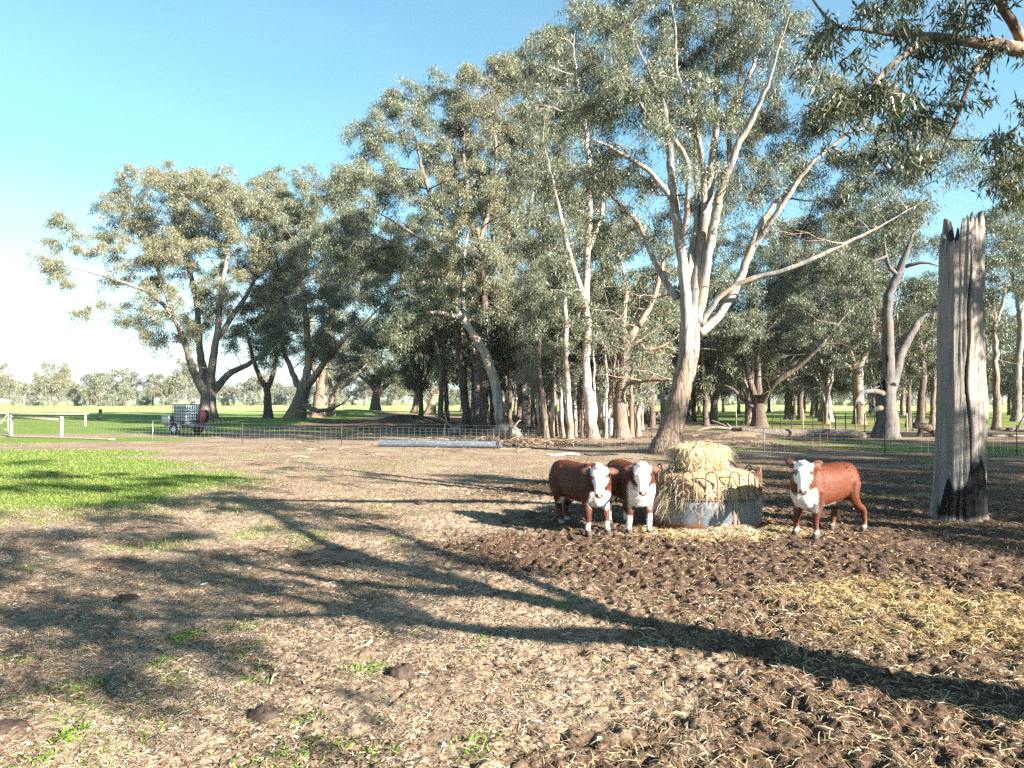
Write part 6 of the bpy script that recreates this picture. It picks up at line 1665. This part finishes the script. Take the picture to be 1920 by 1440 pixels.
    # dewlap
    V, P = ring_loft([(np.array([.70, 0, .66]), ey, np.array([.5, 0, .8]), .05, .12, 1), (np.array([.70, 0, .80]), ey, ez, .075, .16, 1), (poll * .45 + np.array([.66, 0, .84]) * .55 - upv * .1, side, ez, .06, .14, 1)], 14); mb.add(V, P)
    hs = [(-.035, .070, .045, -.035), (.0, .108, .085, -.05), (.06, .134, .112, -.055), (.13, .140, .128, -.062), (.20, .128, .122, -.060), (.28, .100, .103, -.055), (.36, .084, .090, -.050), (.43, .086, .084, -.045), (.48, .084, .074, -.043), (.515, .066, .056, -.043), (.53, .035, .03, -.043)]
    V, P = ring_loft([(poll + fwd * s_ + upv * o_, side, upv, w_, h_, .88) for s_, w_, h_, o_ in hs], 24); mb.add(V, P)
    # poll tuft, brow, ears
    ellipsoid(tuple(poll + fwd * .02 + upv * .02), (.08, .08, .06))
    for s in (1, -1):
        ellipsoid(tuple(poll + fwd * .165 + side * s * .118 + upv * .0), (.036, .036, .036), 8)
        er = poll + fwd * .045 + side * s * .115 - upv * .06
        d = unit(side * s * 1.0 - fwd * (.02 + ear_up) - upv * .22); nrm = unit(np.cross(d, fwd)); wv = np.cross(nrm, d)
        secs = [(er + d * q, wv, nrm, w_, h_, 1.0) for q, w_, h_ in [(0, .040, .035), (.05, .058, .030), (.11, .068, .024), (.17, .052, .020), (.215, .020, .014)]]
        V, P = ring_loft(secs, 14); mb.add(V, P)
    raw = mb.build(name, M['coat'])
    md = raw.modifiers.new('remesh', 'REMESH'); md.mode = 'VOXEL'; md.voxel_size = .0135
    ms = raw.modifiers.new('smooth', 'SMOOTH'); ms.factor = .5; ms.iterations = 5
    dg = bpy.context.evaluated_depsgraph_get(); dg.update()
    me = bpy.data.meshes.new_from_object(raw.evaluated_get(dg))
    old = raw.data; raw.modifiers.clear(); raw.data = me; bpy.data.meshes.remove(old)
    n = len(me.vertices); co = np.zeros(n * 3, np.float32); me.vertices.foreach_get('co', co); co = co.reshape(-1, 3).astype(float)
    x, y, z = co.T
    # coat colours by place on the body
    red = shade_tone * np.array([.105, .025, .0065]); white = np.array([.80, .77, .72]); dark = np.array([.07, .022, .012]); pink = np.array([.50, .27, .22]); hoofc = np.array([.06, .045, .035])  # flank shade of the two left cows is put into their coat colour
    nz = (fbm(x * 6 + seed * 3 + 50, z * 6 + y * 5, 4, seed) - .5); nz2 = fbm(x * 17 + seed + 50, z * 17 + y * 13, 3, seed + 1) - .5
    col = np.tile(red, (n, 1)) * (1 + .35 * nz2[:, None])
    def put(mask, c):
        nonlocal col
        m_ = np.clip(mask, 0, 1)[:, None]; col = col * (1 - m_) + np.asarray(c) * m_
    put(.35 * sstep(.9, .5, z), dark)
    rel = co - poll; hf = rel @ fwd; hs_ = rel @ side; hu = rel @ upv
    head = sstep(-.10, -.05, hf + nz2 * .05) * sstep(-.235, -.20, hu) * sstep(.30, .26, np.abs(hs_)) * (np.linalg.norm(rel - fwd * .24, axis=1) < .36)
    # chest, belly line, legs
    put(sstep(.44, .52, x + nz * .20) * sstep(.80, .70, z + nz * .28 - .25 * (chest - .5)) * sstep(.40, .47, z) * sstep(.27, .20, np.abs(y) + nz * .1), white)
    put(sstep(.565, .525, z + nz * .09) * sstep(.42, .45, z) * sstep(-.62, -.5, x) * sstep(.25, .18, np.abs(y)) * sstep(.45, .3, x), white)
    put(sstep(socks[0] + .04, socks[0] - .03, z + nz * .2) * (x > 0), white * np.array([.95, .9, .82])); put(sstep(socks[1] + .04, socks[1] - .03, z + nz * .2) * (x <= 0), white * np.array([.9, .85, .8]))
    put(.45 * sstep(.22, .08, z + nz * .1), (.22, .15, .10))
    put(sstep(.085, .07, z), hoofc)
    put(.5 * sstep(.52, .45, z) * sstep(-.83, -.845, x) * (np.abs(y) < .09) * (z > .33), white * .6)
    # crest stripe, then the white face
    put(sstep(.06, .03, np.abs(hs_)) * sstep(-.30, -.2, hf) * sstep(.02, -.02, hf) * .8 * (z > 1.12), white)
    fmask = sstep(-.045, -.02, hf + nz2 * .02) * sstep(-.19, -.165, hu + nz2 * .03) * (np.abs(hs_) < .16 - .0 * hf) * (hf < .6)
    put(fmask, white * np.array([1.0, .99, .96]))
    ear = (np.abs(hs_) > .145) * (np.abs(hf) < .14) * (np.abs(hu) < .2) * (z > .95)
    put(ear * 1.0, red * .8)
    put(ear * sstep(.0, .02, hu + .085) * .35, pink * .5)
    for s in (1, -1):
        d = np.sqrt(((hf - .168) / .85) ** 2 + (hs_ - s * .135) ** 2 + (hu - .0) ** 2 * .6)
        put(sstep(.070 + eye_patch * .02, .055, d + nz2 * .02) * (.85 if s > 0 or eye_patch > 0 else .4), red * .8)
        put(sstep(.030, .022, d), (.008, .006, .006))
    nose = sstep(.455, .475, hf + .25 * np.abs(hs_) * 0) * sstep(.075, .06, np.abs(hs_)) * sstep(-.06, -.045, hu)
    put(nose * .85, pink)
    for s in (1, -1):
        d = np.sqrt((hf - .497) ** 2 + (hs_ - s * .040) ** 2 + ((hu - .005) * .7) ** 2); put(sstep(.026, .018, d), (.05, .02, .018))
    put(sstep(.010, .005, np.abs(hu + .082)) * sstep(.40, .44, hf) * .8, (.25, .13, .10))
    at = me.attributes.get('col') or me.attributes.new('col', 'FLOAT_COLOR', 'POINT')
    c4 = np.ones((n, 4), np.float32); c4[:, :3] = np.clip(col, 0, 1); at.data.foreach_set('color', c4.ravel())
    me.polygons.foreach_set('use_smooth', np.ones(len(me.polygons), bool))
    # coarse coat hair, lying back and down
    hr_ = np.random.default_rng(seed + 70); nh_ = 15000
    nm = np.zeros(n * 3, np.float32); me.vertices.foreach_get('normal', nm); nm = nm.reshape(-1, 3)
    vi = hr_.integers(0, n, nh_); vi = vi[(z[vi] > .16) & (np.linalg.norm(rel[vi] - fwd * .36, axis=1) > .22)]
    P_ = co[vi]; N_ = nm[vi]; m2 = len(vi)
    fl = unit(np.array([-.55, 0, -.75]) + hr_.normal(size=(m2, 3)) * .25); fl = unit(fl - N_ * np.sum(fl * N_, 1, keepdims=True) + N_ * hr_.uniform(.12, .4, m2)[:, None])
    ln_ = hr_.uniform(.02, .045, m2)[:, None]; sd_ = unit(np.cross(fl, N_)) * .0022
    Vh = np.stack([P_ - sd_, P_ + sd_, P_ + fl * ln_ + sd_ * .3 - N_ * ln_ * .15, P_ + fl * ln_ - sd_ * .3 - N_ * ln_ * .15], 1).reshape(-1, 3)
    ch = np.repeat(np.clip(col[vi] * hr_.uniform(.6, 1.6, m2)[:, None], 0, .9), 4, axis=0)
    mk('coat_hair', Vh, [np.arange(m2 * 4).reshape(-1, 4)], M['hair'], parent=raw, smooth=False, colors=ch)
    raw.name = name; raw.location = tuple(loc); raw.rotation_euler = (0, 0, heading); raw.scale = (scale,) * 3
    tag(raw, label, 'cow', 'hereford cows at the feeder')
    return raw, poll + fwd * .50 - upv * .07
def place(xy): return np.array([xy[0], xy[1], float(gz(xy[0], xy[1])) + .01])
def rel_feet(loc, hd, sc_, pts):
    out = {}
    for k, (px, py) in pts.items():
        g_ = G(px, py) - loc; c_, s_ = math.cos(-hd), math.sin(-hd); out[k] = ((g_[0] * c_ - g_[1] * s_) / sc_, (g_[0] * s_ + g_[1] * c_) / sc_)
    return out
def face_cam(loc, hd, off=0.0):
    return math.atan2(-loc[1], -loc[0]) - hd + off
def stalk(cow, mouth, hd, loc, sc_, ang, label):
    c_, s_ = math.cos(hd), math.sin(hd); m_ = np.array(loc) + sc_ * np.array([mouth[0] * c_ - mouth[1] * s_, mouth[0] * s_ + mouth[1] * c_, mouth[2]])
    n = 6; P = np.tile(m_, (n, 1)) + np.random.default_rng(int(ang * 100)).normal(size=(n, 3)) * .012
    V, Q_ = strands(P - m_, np.full(n, ang) + np.linspace(-.25, .25, n), np.full(n, -.18) + np.linspace(-.3, .2, n), np.linspace(.10, .22, n), np.full(n, .006), .2, 3)
    o = mk('hay_wisp', V, [Q_], M['hay'], smooth=False); o.location = tuple(m_); tag(o, label, 'hay')
S_ = 1.0
locA = place((1.26, 12.72)); hdA = math.atan2(-.87, .49)
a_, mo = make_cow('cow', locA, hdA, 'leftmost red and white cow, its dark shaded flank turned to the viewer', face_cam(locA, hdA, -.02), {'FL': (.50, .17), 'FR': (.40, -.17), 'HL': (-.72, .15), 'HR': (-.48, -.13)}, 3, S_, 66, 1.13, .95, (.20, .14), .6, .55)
stalk(a_, mo, hdA, locA, S_, 3.3, 'wisp of hay hanging from the mouth of the leftmost cow')
locB = place((2.13, 12.80)); hdB = math.atan2(-.97, .20)
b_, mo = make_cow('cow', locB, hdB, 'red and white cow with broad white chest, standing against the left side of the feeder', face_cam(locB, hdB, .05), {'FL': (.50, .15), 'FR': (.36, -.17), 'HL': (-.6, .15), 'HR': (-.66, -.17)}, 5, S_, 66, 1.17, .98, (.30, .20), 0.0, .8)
stalk(b_, mo, hdB, locB, S_, 3.6, 'wisp of hay hanging from the mouth of the cow beside the feeder')
locC = place((5.34, 12.26)); hdC = math.atan2(-.55, -.84)
c_, mo = make_cow('cow', locC, hdC, 'cow standing alone right of the feeder, its sunlit red side turned to the viewer', face_cam(locC, hdC, -.02), {'FL': (.46, .18), 'FR': (.46, -.20), 'HL': (-.84, .24), 'HR': (-.56, -.18)}, 9, S_, 64, 1.20, .93, (.10, .04), .9, .5, 0.0, .75, 1.0)
stalk(c_, mo, hdC, locC, S_, 3.7, 'wisp of hay hanging from the mouth of the cow right of the feeder')

# ------------------------------------------------------------------ thin air between the viewer and the far trees
mb = MB(); mb.box((0, 350, 24), (1500, 1000, 52))
hz = NT('haze_air'); pv = hz.new("ShaderNodeVolumePrincipled")
pv.inputs['Color'].default_value = (.86, .92, 1.0, 1); pv.inputs['Density'].default_value = .00012; pv.inputs['Anisotropy'].default_value = .2
hz.t.links.new(pv.outputs[0], hz.out.inputs['Volume'])
o = mb.build('haze', hz.m, None, False); tag(o, kind='stuff')
